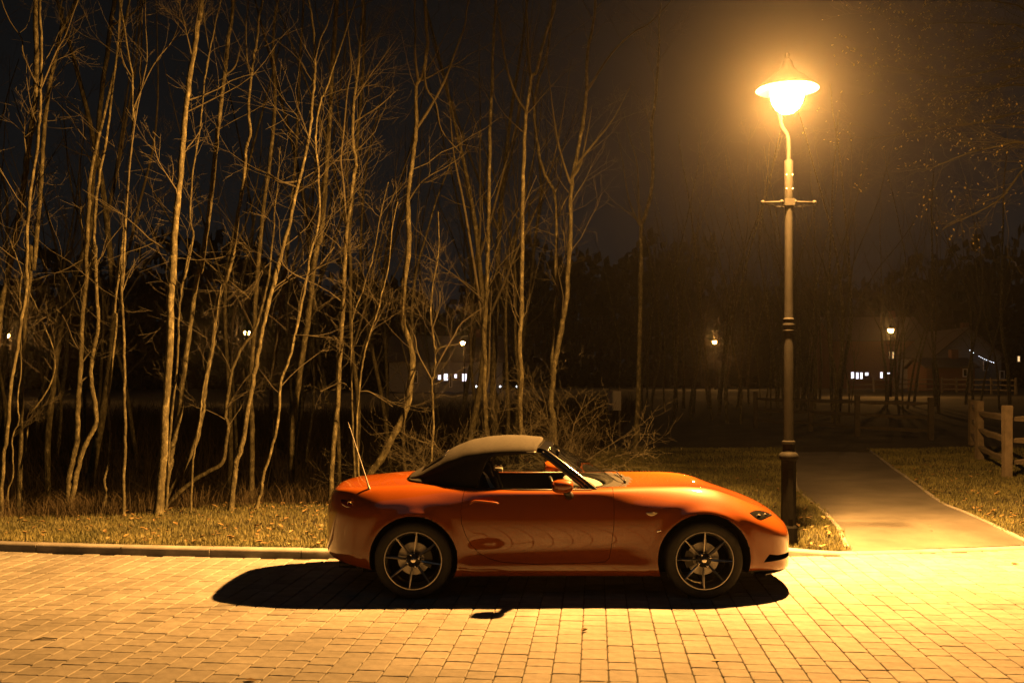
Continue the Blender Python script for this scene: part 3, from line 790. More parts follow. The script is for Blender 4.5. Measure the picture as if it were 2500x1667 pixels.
px_tree('tree behind the windscreen with a broad three way fork', 15.5,
    M_bot([(1682,1190),(1680,950),(1660,850),(1680,650),(1690,550),(1740,300),(1785,20)]) + M_top([(1313,1520),(1330,1300),(1335,1010),(1365,850),(1400,650),(1415,500),(1420,300),(1450,150),(1465,0)]), 17, 7,
    [M_top([(1333,1005),(1310,960),(1260,780),(1230,600),(1210,450),(1190,300)]), M_top([(1350,960),(1390,900),(1420,780),(1440,680),(1460,560)]), M_top([(1385,910),(1500,770),(1600,640),(1700,450)]), M_top([(1420,500),(1550,300),(1680,170),(1790,100)])], seed=26, n=16, fork_w=0.7)
px_tree('dim tree close left of the three way forked one', 16.2,
    M_bot([(1665,1100),(1668,700),(1670,400),(1690,150),(1708,20)]) + M_top([(1246,1500),(1250,1250),(1240,1060),(1180,940),(1150,800),(1130,620),(1150,450),(1200,300)]), 12, 6,
    [M_top([(1245,1220),(1290,1120),(1320,1080)]), M_top([(1240,1060),(1270,980),(1280,850)])], seed=27, n=16)
px_tree('lone slim tree on the grass left of the street lamp', 21.3,
    [(1550,1112),(1557,960),(1562,745)] + M_top([(1710,1540),(1715,1240),(1730,1200),(1770,1050),(1780,900),(1770,700),(1790,560),(1800,400)]), 15, 7,
    [M_top([(1713,1240),(1690,1210),(1640,1080),(1610,880),(1580,720)]), M_top([(1714,1230),(1700,1180),(1690,900),(1650,740),(1620,600)])], seed=28, n=10, tmin=0.55, ext=1.5, fork_w=0.7, Lr=(0.5, 1.3))

# a tangle of bare shrub behind the car
rg = random.Random(77)
for k, (pxs, lab) in enumerate((((1000, 1240), 'tangled bare shrub behind the soft top, left of the straight trunk'), ((1230, 1480), 'tangled bare shrub spreading right above the windscreen'))):
    base = at(0.5*(pxs[0] + pxs[1]), 1200, 13.6); base.z = float(H(base.x, base.y))
    t = thing('bare_shrub', lab, 'shrub', tuple(base), 0, 'bare shrubs behind the car')
    mb = MB(); tw = MB()
    for i in range(12):
        a = rg.uniform(0, 6.28); d = np.array([math.cos(a)*rg.uniform(.4, 1.1), math.sin(a)*0.6, rg.uniform(0.35, 1.0)])
        p0 = np.array([rg.gauss(0, .22), rg.gauss(0, .18), -0.05])
        P = [p0]
        d /= np.linalg.norm(d)
        for s in range(7):
            d = d + np.array([rg.gauss(0, .18), rg.gauss(0, .18), rg.gauss(-0.10, .12)]); d /= np.linalg.norm(d)
            P.append(P[-1] + d*0.24)
        P = np.array(P); P[:, 2] = np.maximum(P[:, 2], -0.05)
        rr = np.linspace(0.0065, 0.0025, 8)
        mb.tube(P, rr, 5, cap=False)
        grow_crown(tw, P, rr*1.0, rg, 10, 0.2, (0.3, 0.8))
    mb.build('stem', 'twig', t, smooth=True); tw.build('crown', 'twig', t, smooth=True)

# trees deeper in the wood: six models, copied
def model_tree(seed, h, r, lean):
    rg = random.Random(seed)
    t = thing('bare_tree', 'thin bare tree standing deep in the dark wood', 'tree', (0, 0, 0), 0, 'trees deep in the dark wood')
    P = [np.array([0, 0, -0.3])]; d = np.array([lean, 0, 1.0])
    for i in range(12):
        d = d + np.array([rg.gauss(0, .07), rg.gauss(0, .07), 0]); d[2] = 1; dd = d/np.linalg.norm(d)
        P.append(P[-1] + dd*h/12)
    P = smooth_path(P, 3); rad = np.linspace(r, r*0.15, len(P))
    mb = MB(); mb.tube(P, rad, 7); mb.build('trunk', 'bark', t, smooth=True)
    cr = MB()
    for _ in range(3):
        i = rg.randint(12, 20); a = rg.uniform(0, 6.28)
        Q = [P[i]]; e = np.array([math.cos(a)*.45, math.sin(a)*.45, 1.0])
        for k in range(6): e = e + np.array([rg.gauss(0, .12), rg.gauss(0, .12), .1]); Q.append(Q[-1] + e/np.linalg.norm(e)*h*0.075)
        Q = smooth_path(Q, 2); rr = np.linspace(rad[i]*.6, 0.005, len(Q)); cr.tube(Q, rr, 5, cap=False); grow_crown(cr, Q, rr, rg, 5, .3, (.5, 1.4))
    grow_crown(cr, P, rad, rg, 10, 0.25, (0.6, 1.8))
    cr.build('crown', 'twig', t, smooth=True)
    return t
models = [model_tree(200 + i, h, r, l) for i, (h, r, l) in enumerate(((11, .07, .10), (13, .085, .06), (9, .05, .14), (12, .065, .0), (10, .055, .08), (8, .04, .03)))]
spots = []
rg = random.Random(5)
for i in range(36):       # left wood
    y = rg.uniform(18, 36); x = rg.uniform(-0.56, 0.02)*y
    spots.append((x, y, 0))
for i in range(62):       # far wood to the right of the lone tree
    y = rg.uniform(36, 62); px = rg.uniform(1480, 2080); x = (px - 1250)/F*y
    spots.append((x, y, 1))
for i in range(16):
    y = rg.uniform(45, 60); px = rg.uniform(2150, 2500); x = (px - 1250)/F*y
    spots.append((x, y, 1))
labels = {0: ('thin bare tree standing deep in the dark wood at left', 'trees deep in the left wood'),
          1: ('thin dark tree in the far wood beyond the path', 'trees of the far wood')}
used = set()
for i, (x, y, g) in enumerate(spots):
    k = rg.randrange(6)
    o = models[k] if k not in used else copy_tree(models[k])
    used.add(k)
    o.location = (x, y, float(H(x, y))); o.rotation_euler = (0, 0, 0 if g == 0 and rg.random() < .6 else rg.uniform(0, 6.28))
    s = rg.uniform(0.8, 1.2); o.scale = (s, s, s)
    o['label'], o['group'] = labels[g]

# leafy tree reaching in from beyond the right edge
rg = random.Random(91)
bx, by = 10.9, 17.0
t = thing('leafy_tree', 'overhanging tree with sparse small leaves at the upper right', 'tree', (bx, by, float(H(bx, by))))
P = smooth_path([(0, 0, -0.2), (0.05, 0, 1.5), (-0.1, 0, 3), (-0.05, .1, 4.5), (.1, 0, 6.5), (0, .1, 9.5)], 5); rad = np.linspace(.17, .04, len(P))
mb = MB(); mb.tube(P, rad, 10); mb.build('trunk', 'bark', t, smooth=True)
cr = MB(); lf = MB()
for px0, py0, px1, py1, zst in ((2560, 380, 2250, 420, 3.2), (2560, 400, 2300, 560, 3.0), (2560, 240, 2190, 250, 4.3), (2560, 200, 2230, 330, 4.4), (2540, 100, 2200, 60, 5.2), (2560, 140, 2330, 150, 5.0),
                                (2560, 20, 2250, -80, 6.0), (2560, 330, 2400, 300, 3.8), (2560, 300, 2120, 340, 3.9), (2560, 180, 2150, 160, 4.8), (2540, 60, 2300, 10, 5.6)):
    yy = by + rg.uniform(-1.2, 0.8)
    a = np.array(at(px0, py0, yy)) - np.array([bx, by, float(H(bx, by))]); b = np.array(at(px1, py1, yy - rg.uniform(0, 1))) - np.array([bx, by, float(H(bx, by))])
    q0 = P[np.argmin(abs(P[:, 2] - zst))]
    mid = (a + b)/2 + np.array([0, rg.gauss(0, .2), rg.uniform(-.1, .25)])
    Q = smooth_path([q0, a, mid, b], 6); rr = np.linspace(0.035, 0.005, len(Q))
    cr.tube(Q, rr, 5, cap=False)
    n0 = len(cr.v)
    grow_crown(cr, Q, rr, rg, 26, 0.25, (0.5, 1.3))
    for blk in cr.v[n0:]:
        if rg.random() < 0.34:
            p = blk[-1]; leaf_geo(lf, p, rg.uniform(0.03, 0.06), rg.uniform(0, 6.3), rg.uniform(-1.2, 1.2), up=0)
cr.build('crown', 'twig', t, smooth=True)
tag(lf.build('foliage', 'green_leaf', t), kind='stuff')

# ------------------------------------------------------------------ the car
CAR = thing('sports_car', 'orange red two seat sports car with dark soft top, parked at the kerb', 'car', (0.371, 8.625, 0.0))
CO = np.array([0.371, 8.625, 0.0])
WX = 1.155; WR = 0.308

def pchip(xk, yk_, x):
    xk = np.asarray(xk, float); yk_ = np.asarray(yk_, float); h = np.diff(xk); d = np.diff(yk_)/h
    m = np.zeros(len(xk)); m[0] = d[0]; m[-1] = d[-1]
    for i in range(1, len(xk)-1):
        if d[i-1]*d[i] > 0:
            w1, w2 = 2*h[i] + h[i-1], h[i] + 2*h[i-1]; m[i] = (w1 + w2)/(w1/d[i-1] + w2/d[i])
    x = np.clip(x, xk[0], xk[-1]); i = np.clip(np.searchsorted(xk, x) - 1, 0, len(xk)-2); t = (x - xk[i])/h[i]
    return (yk_[i]*(1+2*t)*(1-t)**2 + h[i]*m[i]*t*(1-t)**2 + yk_[i+1]*t*t*(3-2*t) + h[i]*m[i+1]*t*t*(t-1))

WK = ([-1.955, -1.93, -1.87, -1.76, -1.6, -1.4, -1.155, -0.9, -0.6, -0.2, 0.3, 0.7, 0.95, 1.155, 1.35, 1.55, 1.70, 1.80, 1.88, 1.93, 1.955],
      [0.20, 0.345, 0.505, 0.665, 0.778, 0.842, 0.866, 0.856, 0.838, 0.828, 0.826, 0.838, 0.856, 0.865, 0.857, 0.825, 0.765, 0.69, 0.585, 0.46, 0.33])
ZC = ([-1.955, -1.93, -1.895, -1.86, -1.78, -1.6, -1.4, -1.155, -0.9, -0.65, -0.2, 0.3, 0.7, 1.0, 1.155, 1.27, 1.44, 1.61, 1.75, 1.85, 1.92, 1.955],
      [0.62, 0.67, 0.745, 0.812, 0.838, 0.852, 0.868, 0.880, 0.876, 0.862, 0.855, 0.858, 0.868, 0.870, 0.862, 0.842, 0.782, 0.706, 0.634, 0.58, 0.535, 0.50])
ZT = ([-1.955, -1.93, -1.895, -1.86, -1.78, -1.6, -1.4, -1.155, -0.9, -0.65, -0.2, 0.3, 0.6, 0.9, 1.1, 1.3, 1.5, 1.7, 1.83, 1.91, 1.955],
      [0.63, 0.69, 0.775, 0.845, 0.862, 0.878, 0.892, 0.898, 0.888, 0.865, 0.86, 0.872, 0.876, 0.868, 0.852, 0.826, 0.782, 0.715, 0.645, 0.575, 0.51])
YC = ([-1.955, -1.9, -1.8, -1.6, -1.155, -0.8, -0.4, 0.3, 0.7, 1.155, 1.44, 1.6, 1.75, 1.87, 1.955],
      [0.14, 0.33, 0.50, 0.610, 0.665, 0.705, 0.725, 0.715, 0.66, 0.635, 0.615, 0.585, 0.525, 0.42, 0.24])
ZB = ([-1.955, -1.9, -1.75, -1.5, -1.2, -0.8, 0.8, 1.3, 1.6, 1.8, 1.955],
      [0.34, 0.285, 0.245, 0.205, 0.17, 0.155, 0.155, 0.175, 0.195, 0.185, 0.180])

def bspline_closed(C, per):
    n = len(C); out = []
    for i in range(n):
        p = [C[(i + k - 1) % n] for k in range(4)]
        for s in range(per):
            t = s/per
            out.append(((1-t)**3*p[0] + (3*t**3 - 6*t*t + 4)*p[1] + (-3*t**3 + 3*t*t + 3*t + 1)*p[2] + t**3*p[3])/6)
    return np.array(out)

def ring(x):
    w, zc, zt, yc, zb = (float(pchip(*k, np.array([x]))[0]) for k in (WK, ZC, ZT, YC, ZB))
    h = zc - zb
    front = float(ss(0.9, 1.6, x)); rear = float(ss(-1.3, -1.8, x))
    tuck = 0.0 if abs(x) > 0.95 else 1.0 - float(ss(0.6, 0.95, abs(x)))
    Pn = [(0.0, zb), (0.55*w, zb), (0.86*w, zb), (0.945*w, zb + 0.01), (0.975*w, zb + 0.10*h), ((0.985 - 0.030*tuck)*w, zb + 0.20*h),
          ((0.985 - 0.022*tuck)*w, zb + 0.36*h), ((0.995 - 0.004*tuck)*w, zb + 0.53*h), (1.0*w, zb + 0.66*h), (0.988*w, zb + 0.78*h),
          (0.5*(0.965*w + yc) + 0.035, zb + 0.905*h), (yc + 0.055, zb + 0.985*h), (yc, zc + 0.006), (yc - 0.07, zc + 0.35*(zt - zc) + 0.001), (yc*0.55, zc + 0.75*(zt-zc)), (0.0, zt)]
    Pn = [np.array((x, -y, z)) for y, z in Pn]
    Pf = [p*np.array([1, -1, 1]) for p in Pn[-2:0:-1]]
    return bspline_closed(Pn + Pf, 5)

sx = np.concatenate([1.955*np.sin(np.linspace(-math.pi/2, math.pi/2, 171))])
RINGS = np.array([ring(x) for x in sx])
for cx_, r_ in ((WX, 0.369), (-WX, 0.352)):      # rolled lips round the wheel arches, hollow behind them
    rr_ = np.hypot(RINGS[..., 0] - cx_, RINGS[..., 2] - WR); side = ss(0.70, 0.80, abs(RINGS[..., 1]))
    bulge = 0.010*np.exp(-((rr_ - r_ - 0.010)/0.026)**2) - 0.003*np.exp(-((rr_ - r_ - 0.075)/0.04)**2)
    RINGS[..., 1] += np.sign(RINGS[..., 1])*side*bulge
# hollow running along the lower door and a soft crease above it
zz_ = RINGS[..., 2]; side = ss(0.70, 0.78, abs(RINGS[..., 1])); mid = ss(0.85, 0.5, abs(RINGS[..., 0] + 0.05))
RINGS[..., 1] -= np.sign(RINGS[..., 1])*side*mid*(0.016*np.exp(-((zz_ - 0.40 - 0.05*RINGS[..., 0])/0.075)**2) - 0.006*np.exp(-((zz_ - 0.275)/0.03)**2))
mb = MB(); mb.grid(RINGS, close_v=True)
nv = RINGS.shape[1]
mb.f.append(tuple(range(nv - 1, -1, -1))[::-1]); mb.f.append(tuple((len(sx)-1)*nv + j for j in range(nv))[::-1])
body_me = mb.mesh('body')
bm = bmesh.new(); bm.from_mesh(body_me); bmesh.ops.recalc_face_normals(bm, faces=bm.faces); bm.to_mesh(body_me); bm.free()
SURF = BVHTree.FromPolygons([tuple(v.co) for v in body_me.vertices], [tuple(p.vertices) for p in body_me.polygons])

def hit(px, py, lift=0.0):
    """first point of the near body side seen at a photo pixel, in car coordinates"""
    o = Vector((0, 0, HC)) - Vector(CO); d = (at(px, py, 1.0) - Vector((0, 0, HC))).normalized()
    p, n, i, dist = SURF.ray_cast(o, d, 50)
    if p is None:
        p, n, i, dist = SURF.find_nearest(o + d*8.0/d.y)
    if n.dot(d) > 0: n = -n
    return p + n*lift

def cutter(verts_fn):
    mbx = MB(); verts_fn(mbx); me = mbx.mesh('cutter')
    b = bmesh.new(); b.from_mesh(me); bmesh.ops.recalc_face_normals(b, faces=b.faces); b.to_mesh(me); b.free()
    return me

def prism_y(poly, y0, y1):
    n = len(poly)
    def fn(m): m.add([(x, y0, z) for x, z in poly] + [(x, y1, z) for x, z in poly], [tuple(range(n)), tuple(range(2*n-1, n-1, -1))] + [(i, (i+1) % n, n + (i+1) % n, n + i) for i in range(n)])
    return cutter(fn)
def prism_z(poly, z0, z1):
    n = len(poly)
    def fn(m): m.add([(x, y, z0) for x, y in poly] + [(x, y, z1) for x, y in poly], [tuple(range(n)), tuple(range(2*n-1, n-1, -1))] + [(i, (i+1) % n, n + (i+1) % n, n + i) for i in range(n)])
    return cutter(fn)
def cyl_y(cx, cz, r, y0, y1, seg=72):
    return prism_y([(cx + r*math.cos(2*math.pi*i/seg), cz + r*math.sin(2*math.pi*i/seg)) for i in range(seg)], y0, y1)

def boolean(me, ops):
    o = bpy.data.objects.new('tmp', me); COL.objects.link(o); tmp = []
    for kind, cm in ops:
        c = bpy.data.objects.new('tmpc', cm); COL.objects.link(c); tmp.append(c)
        md = o.modifiers.new('b', 'BOOLEAN'); md.operation = kind; md.object = c; md.solver = 'EXACT'
    dg = bpy.context.evaluated_depsgraph_get(); dg.update()
    res = bpy.data.meshes.new_from_object(o.evaluated_get(dg))
    for c in tmp + [o]: bpy.data.objects.remove(c)
    return res

def shrink(poly, d):
    c = np.mean(poly, axis=0); n = len(poly); out = []
    area = sum(poly[i][0]*poly[(i+1) % n][1] - poly[(i+1) % n][0]*poly[i][1] for i in range(n)); sg = 1 if area > 0 else -1
    for i in range(n):
        a, b, e = (np.array(poly[k % n], float) for k in (i-1, i, i+1))
        u = (b - a)/np.linalg.norm(b - a); v = (e - b)/np.linalg.norm(e - b)
        n1 = np.array([-u[1], u[0]])*sg; n2 = np.array([-v[1], v[0]])*sg; m_ = n1 + n2; m_ /= np.linalg.norm(m_)
        out.append(tuple(b + m_*d/max(0.4, np.dot(m_, n1))))
    return out
def smooth_poly(poly, per=4):
    Q = smooth_path(list(poly) + [poly[0]], per); return [tuple(p) for p in Q[:-1]]

ARCH = [(WX, WR, 0.369), (-WX, WR, 0.352)]
wells = []
for cx, cz, r in ARCH:
    for s in (-1, 1): wells.append(('DIFFERENCE', cyl_y(cx, cz, r, s*0.52, s*1.1)))
cock = smooth_poly([(-0.80, -0.56), (-0.62, -0.655), (-0.2, -0.672), (0.16, -0.662), (0.36, -0.52), (0.45, -0.25), (0.46, 0), (0.45, 0.25), (0.36, 0.52), (0.16, 0.662), (-0.2, 0.672), (-0.62, 0.655), (-0.80, 0.56), (-0.84, 0)], 3)
cockpit = ('DIFFERENCE', prism_z(cock, 0.32, 1.2))
door_poly = [(-0.735, 0.93), (-0.765, 0.80), (-0.778, 0.70), (-0.772, 0.60), (-0.740, 0.505), (-0.695, 0.42), (-0.640, 0.360), (-0.560, 0.315), (-0.449, 0.285), (-0.2, 0.270), (0.2, 0.276), (0.37, 0.288), (0.405, 0.315), (0.425, 0.42), (0.440, 0.60), (0.442, 0.75), (0.438, 0.93)]
hood_poly = smooth_poly([(0.50, -0.615), (0.9, -0.62), (1.25, -0.60), (1.50, -0.565), (1.64, -0.50), (1.735, -0.36), (1.775, -0.18), (1.785, 0), (1.775, 0.18), (1.735, 0.36), (1.64, 0.50), (1.50, 0.565), (1.25, 0.60), (0.9, 0.62), (0.50, 0.615), (0.58, 0.3), (0.60, 0), (0.58, -0.3)], 3)
boot_poly = smooth_poly([(-1.30, -0.50), (-1.28, 0), (-1.30, 0.50), (-1.5, 0.545), (-1.70, 0.48), (-1.80, 0.38), (-1.855, 0.2), (-1.87, 0), (-1.855, -0.2), (-1.80, -0.38), (-1.70, -0.48), (-1.5, -0.545)], 3)
intake = []
pi_ = [hit(1360 + a/3.92, 1040 + b/3.92) for a, b in ((1978, 1302), (2005, 1262), (2035, 1225), (2110, 1232))]
ip = [(p.x, p.z) for p in pi_] + [(2.0, pi_[3].z - 0.005), (2.0, pi_[0].z + 0.006)]
for s in (-1, 1): intake.append(('DIFFERENCE', prism_y(ip, s*0.42, s*0.9)))
mouth = [('DIFFERENCE', prism_z([(1.86, -0.36), (1.90, -0.30), (1.90, 0.30), (1.86, 0.36), (2.1, 0.36), (2.1, -0.36)], 0.235, 0.415))]

base_ops = wells + intake + mouth + [cockpit]
solid = boolean(body_me, base_ops)
cuts = [('DIFFERENCE', prism_y(door_poly, s*0.685, s*1.1)) for s in (-1, 1)] + [('DIFFERENCE', prism_z(hood_poly, 0.52, 1.2)), ('DIFFERENCE', prism_z(boot_poly, 0.66, 1.2))]
body_final = boolean(solid, cuts)

def paint_up(me, cowl=False):
    me.materials.clear()
    for k in ('paint', 'cavity', 'black_plastic'): me.materials.append(M[k])
    for p in me.polygons:
        c = p.center; idx = 0; n = p.normal
        for cx, cz, r in ARCH:
            if (c.x-cx)**2 + (c.z-cz)**2 < (r + 0.0015)**2 and abs(c.y) > 0.515: idx = 1
        if c.z < 0.24 and abs(n.z) > 0.8: idx = 1
        if (c.x > 1.80 and c.z < 0.42 and abs(n.x) < 0.999 and (abs(c.y) < 0.365 and (abs(n.z) > 0.95 or c.x < 1.92))): idx = 1
        if c.x > 1.7 and pi_[0].z - 0.01 < c.z < pi_[3].z + 0.004 and 0.41 < abs(c.y) < 0.8 and (abs(n.y) > 0.995 or abs(n.z) > 0.97 or n.x > 0.9995): idx = 1
        if -0.86 < c.x < 0.47 and abs(c.y) < 0.69 and c.z < 0.74: idx = 2
        if abs(c.x - 0.4) < 0.33 and c.z > 0.8 and n.z > 0.7 and abs(c.y) < 0.63 and c.x < 0.66 - 0.3*c.y*c.y: idx = 2
        p.material_index = idx
    me.shade_smooth(); me.set_sharp_from_angle(angle=R(32))
paint_up(body_final)
body = link('body', body_final, None, CAR)

def panel(name, ops, parent=CAR):
    me = boolean(solid, ops); paint_up(me); return link(name, me, None, parent)
doors = []
dp = shrink(door_poly, 0.0035)
for s in (-1, 1): doors.append(panel('door', [('INTERSECT', prism_y(dp, s*0.60, s*1.1))]))
panel('bonnet', [('INTERSECT', prism_z(shrink(hood_poly, 0.0055), 0.53, 1.2))])
panel('boot_lid', [('INTERSECT', prism_z(shrink(boot_poly, 0.003), 0.67, 1.2))])

def patch(name, pix, m, parent, lift=0.004, thick=None, mirror=True, rings=3, to=None):
    """a thin shell lying on the body, its outline given in photo pixels"""
    pix = [tuple(p) for p in pix]; c = np.mean(pix, axis=0)
    res = []
    for s in ((1, -1) if mirror else (1,)):
        v = []; n = len(pix)
        for k in range(rings + 1):
            f = 1 - k/rings
            lf = lift*(1 - f**6) if k else -0.004
            for q in pix:
                a = (c[0] + (q[0]-c[0])*f, c[1] + (q[1]-c[1])*f)
                p = hit(*a, lift=lf); v.append((p.x, p.y*s, p.z))
        fs = []
        for k in range(rings):
            for j in range(n):
                l = (j+1) % n; q = (k*n + j, k*n + l, (k+1)*n + l, (k+1)*n + j); fs.append(q if s > 0 else q[::-1])
        m_ = MB(); m_.add(v, fs); o = m_.build(name, m, parent, smooth=True); res.append(o)
    return res
c1 = lambda a: [(780 + x/3.92, 1040 + y/3.92) for x, y in a]
c2 = lambda a: [(1360 + x/3.92, 1040 + y/3.92) for x, y in a]
def dense(pix, per=3): return [tuple(p) for p in smooth_path(np.array(list(pix) + [pix[0]]), per)[:-1]]
hl = patch('headlight', dense(c2([(1815,826),(1880,798),(1960,800),(2020,818),(2085,852),(2040,872),(1990,895),(1945,910),(1890,888)])), 'gloss_black', CAR, lift=0.006)
for o, s in zip(hl, (1, -1)):
    for a, b, r in ((1925, 862, 0.020), (1985, 850, 0.015), (2035, 848, 0.010)):
        p = hit(1360 + a/3.92, 1040 + b/3.92, 0.007); m_ = MB()
        m_.lathe([(0, r*0.45), (r*0.7, r*0.25), (r, 0), (r*1.1, -0.004)], 14, axis='y', c=(0, 0, 0))
        q = m_.build('lamp_unit', 'chrome', o, smooth=True, loc=(p.x, p.y*s, p.z)); q.rotation_euler = (0, 0, s*R(40) if s > 0 else R(140))
patch('side_marker', dense(c2([(838,825),(905,820),(972,824),(945,850),(905,864),(865,852)]), 2), 'amber', CAR, lift=0.005)
tl = patch('tail_light', dense(c1([(195,690),(250,700),(320,738),(318,765),(285,785),(235,772),(203,742)])), 'red_lens', CAR, lift=0.006)
for o, s in zip(tl, (1, -1)):
    p = hit(780 + 290/3.92, 1040 + 742/3.92, 0.006); m_ = MB(); m_.lathe([(0, 0.009), (0.012, 0.006), (0.019, 0), (0.02, -0.004)], 14, axis='y')
    q = m_.build('lamp_unit', 'amber', o, smooth=True, loc=(p.x, p.y*s, p.z)); q.rotation_euler = (0, 0, R(-35) if s > 0 else R(215))
patch('wing_badge', c2([(948,995),(1000,990),(996,1005),(950,1022)]), 'chrome', CAR, lift=0.003, rings=2)
for d_, s in zip(doors, (1, -1)):
    m_ = MB()
    pts = [hit(*q, lift=l) for q, l in zip(c1([(1440,742),(1480,722),(1540,722),(1600,728),(1660,733),(1715,740)]), (0.0, 0.012, 0.017, 0.018, 0.015, 0.0))]
    m_.tube([(p[0], p[1]*s, p[2]) for p in smooth_path([tuple(p) for p in pts], 4)], 0.0085, 8)
    m_.build('handle', 'paint', d_, smooth=True)

# soft top
def softtop():
    tab = lambda *r: (np.array([q[0] for q in r][::-1]), np.array([q[1] for q in r][::-1]))
    ZT_ = tab((-0.100, 1.213), (-0.16, 1.219), (-0.25, 1.227), (-0.36, 1.231), (-0.47, 1.228), (-0.56, 1.219), (-0.66, 1.204), (-0.76, 1.178), (-0.88, 1.126), (-0.96, 1.076), (-1.04, 1.022), (-1.12, 0.970), (-1.19, 0.930), (-1.235, 0.906), (-1.25, 0.899))
    YA = tab((-0.1, .585), (-0.25, .607), (-0.47, .616), (-0.66, .612), (-0.82, .588), (-0.96, .545), (-1.1, .475), (-1.19, .40), (-1.25, .24))
    ZA = tab((-0.1, 1.140), (-0.25, 1.135), (-0.47, 1.124), (-0.66, 1.100), (-0.82, 1.045), (-0.96, .985), (-1.1, .925), (-1.19, .902), (-1.25, .894))
    YS = tab((-0.1, .587), (-0.25, .609), (-0.47, .618), (-0.53, .621), (-0.58, .630), (-0.615, .648), (-0.64, .674), (-0.658, .692), (-0.70, .690), (-0.82, .672), (-0.96, .638), (-1.04, .602), (-1.12, .547), (-1.19, .467), (-1.235, .36), (-1.25, .245))
    ZS = tab((-0.1, 1.136), (-0.25, 1.131), (-0.47, 1.119), (-0.53, 1.106), (-0.58, 1.070), (-0.615, 1.01), (-0.64, .935), (-0.658, .872), (-0.70, .868), (-0.82, .868), (-0.96, .876), (-1.12, .887), (-1.25, .892))
    ev = lambda T_, x: float(pchip(*T_, np.array([x]))[0])
    xs = np.concatenate([np.linspace(-0.10, -0.50, 14)[:-1], np.linspace(-0.50, -0.665, 18)[:-1], np.linspace(-0.665, -1.25, 28)])
    G = []
    for x in xs:
        zt, ya, za, ys, zs = (ev(T_, x) for T_ in (ZT_, YA, ZA, YS, ZS))
        half = []
        for a in np.linspace(0, 1, 17):
            th = a*math.pi/2
            half.append((ya*math.sin(th)**0.72, za + (zt - za)*math.cos(th)**0.85))
        for k in range(1, 9):
            f = k/8; half.append((ya + (ys - ya)*f + 0.012*math.sin(f*math.pi)*min(1, (za - zs)/0.2), za + (zs - za)*f))
        bow = 0.004*math.sin((x + 0.1)*20)**2 * float(ss(-0.1, -0.2, x))*float(ss(-1.2, -0.9, x))
        row = [(x, -y, z) for y, z in half[::-1]] + [(x, y, z) for y, z in half[1:]]
        row = [(x - 0.075*(abs(y_)/0.6)**2 * float(ss(-0.35, -0.1, x)), y_, z_ - bow*(1 - abs(y_)/0.75)) for _, y_, z_ in row]
        G.append(row)
    m_ = MB(); m_.grid(np.array(G))
    o = m_.build('soft_top', 'fabric', CAR, smooth=True)
    sm = o.modifiers.new('thick', 'SOLIDIFY'); sm.thickness = 0.014; sm.offset = -1
    return o
top = softtop()
m_ = MB()
G = [[(-0.93 - 0.20*v, 0.40*u*(1 - 0.12*v), 1.112 - 0.135*v - 0.012*u*u) for u in np.linspace(-1, 1, 9)] for v in np.linspace(0, 1, 6)]
m_.grid(np.array(G)); o = m_.build('rear_window', 'gloss_black', top, smooth=True); o.modifiers.new('thick', 'SOLIDIFY').thickness = 0.004
for s in (-1, 1):     # seams over the hoops and drip rail above the window
    m_ = MB(); m_.tube(smooth_path([(-0.175, s*0.598, 1.143), (-0.3, s*0.612, 1.139), (-0.45, s*0.619, 1.130), (-0.555, s*0.626, 1.108), (-0.62, s*0.655, 1.00), (-0.652, s*0.694, 0.882)], 5), 0.010, 8)
    m_.build('window_seal', 'black_plastic', top, smooth=True)

# windscreen, frame, windows
def scr(u, v, bulge=0.03):
    b = np.array([0.515 - 0.235*abs(u)**2.2, 0.705*u, 0.880 - 0.022*u*u]); t_ = np.array([-0.022 - 0.075*u*u, 0.565*u, 1.184 - 0.034*u*u])
    return b*(1-v) + t_*v + np.array([0.03, 0, 0.05])*bulge*20*v*(1-v)*(1 - 0.5*u*u)
m_ = MB(); m_.grid(np.array([[scr(u, v) for u in np.linspace(-0.97, 0.97, 25)] for v in np.linspace(0.0, 0.97, 14)]))
m_.build('windscreen', 'glass', CAR, smooth=True)
wf = MB()
for s in (-1, 1):
    a = [scr(s*1.0, v) for v in np.linspace(-0.06, 1.0, 10)]
    wf.tube(a, np.linspace(0.030, 0.022, 10), 10)
    wf.tube([p + np.array([-0.028, s*0.004, -0.014]) for p in a], np.linspace(0.026, 0.020, 10), 10)
wf.grid(np.array([[scr(u, 1.0) + np.array(o_) for o_ in ((0.012, 0, -0.012), (0.004, 0, 0.010), (-0.03, 0, 0.024), (-0.082, 0, 0.030), (-0.085, 0, 0.0), (-0.03, 0, -0.018))] for u in np.linspace(-1.0, 1.0, 25)]), close_v=True)
wf.build('windscreen_frame', 'gloss_black', CAR, smooth=True, sharp=40)
for s in (-1, 1):
    m_ = MB(); e = []
    m_.tube([scr(s*u, 1.0) + np.array([0.012, 0, 0.002]) for u in np.linspace(0, 0.98, 8)], 0.004, 6); m_.build('screen_trim', 'chrome', CAR, smooth=True)
for k, (y0, y1, x0, x1) in enumerate(((-0.42, 0.02, 0.47, 0.50), (0.05, 0.50, 0.49, 0.44))):
    m_ = MB(); m_.tube(smooth_path([(x0 + 0.10, y0, 0.888), (x0 + 0.07, (y0 + y1)/2, 0.912), (x1 + 0.03, y1, 0.905)], 5), 0.006, 6)
    m_.tube([(x0 + 0.10, y0, 0.875), (x0 + 0.10, y0, 0.90)], 0.012, 8)
    m_.build('wiper', 'black_plastic', CAR, smooth=True)
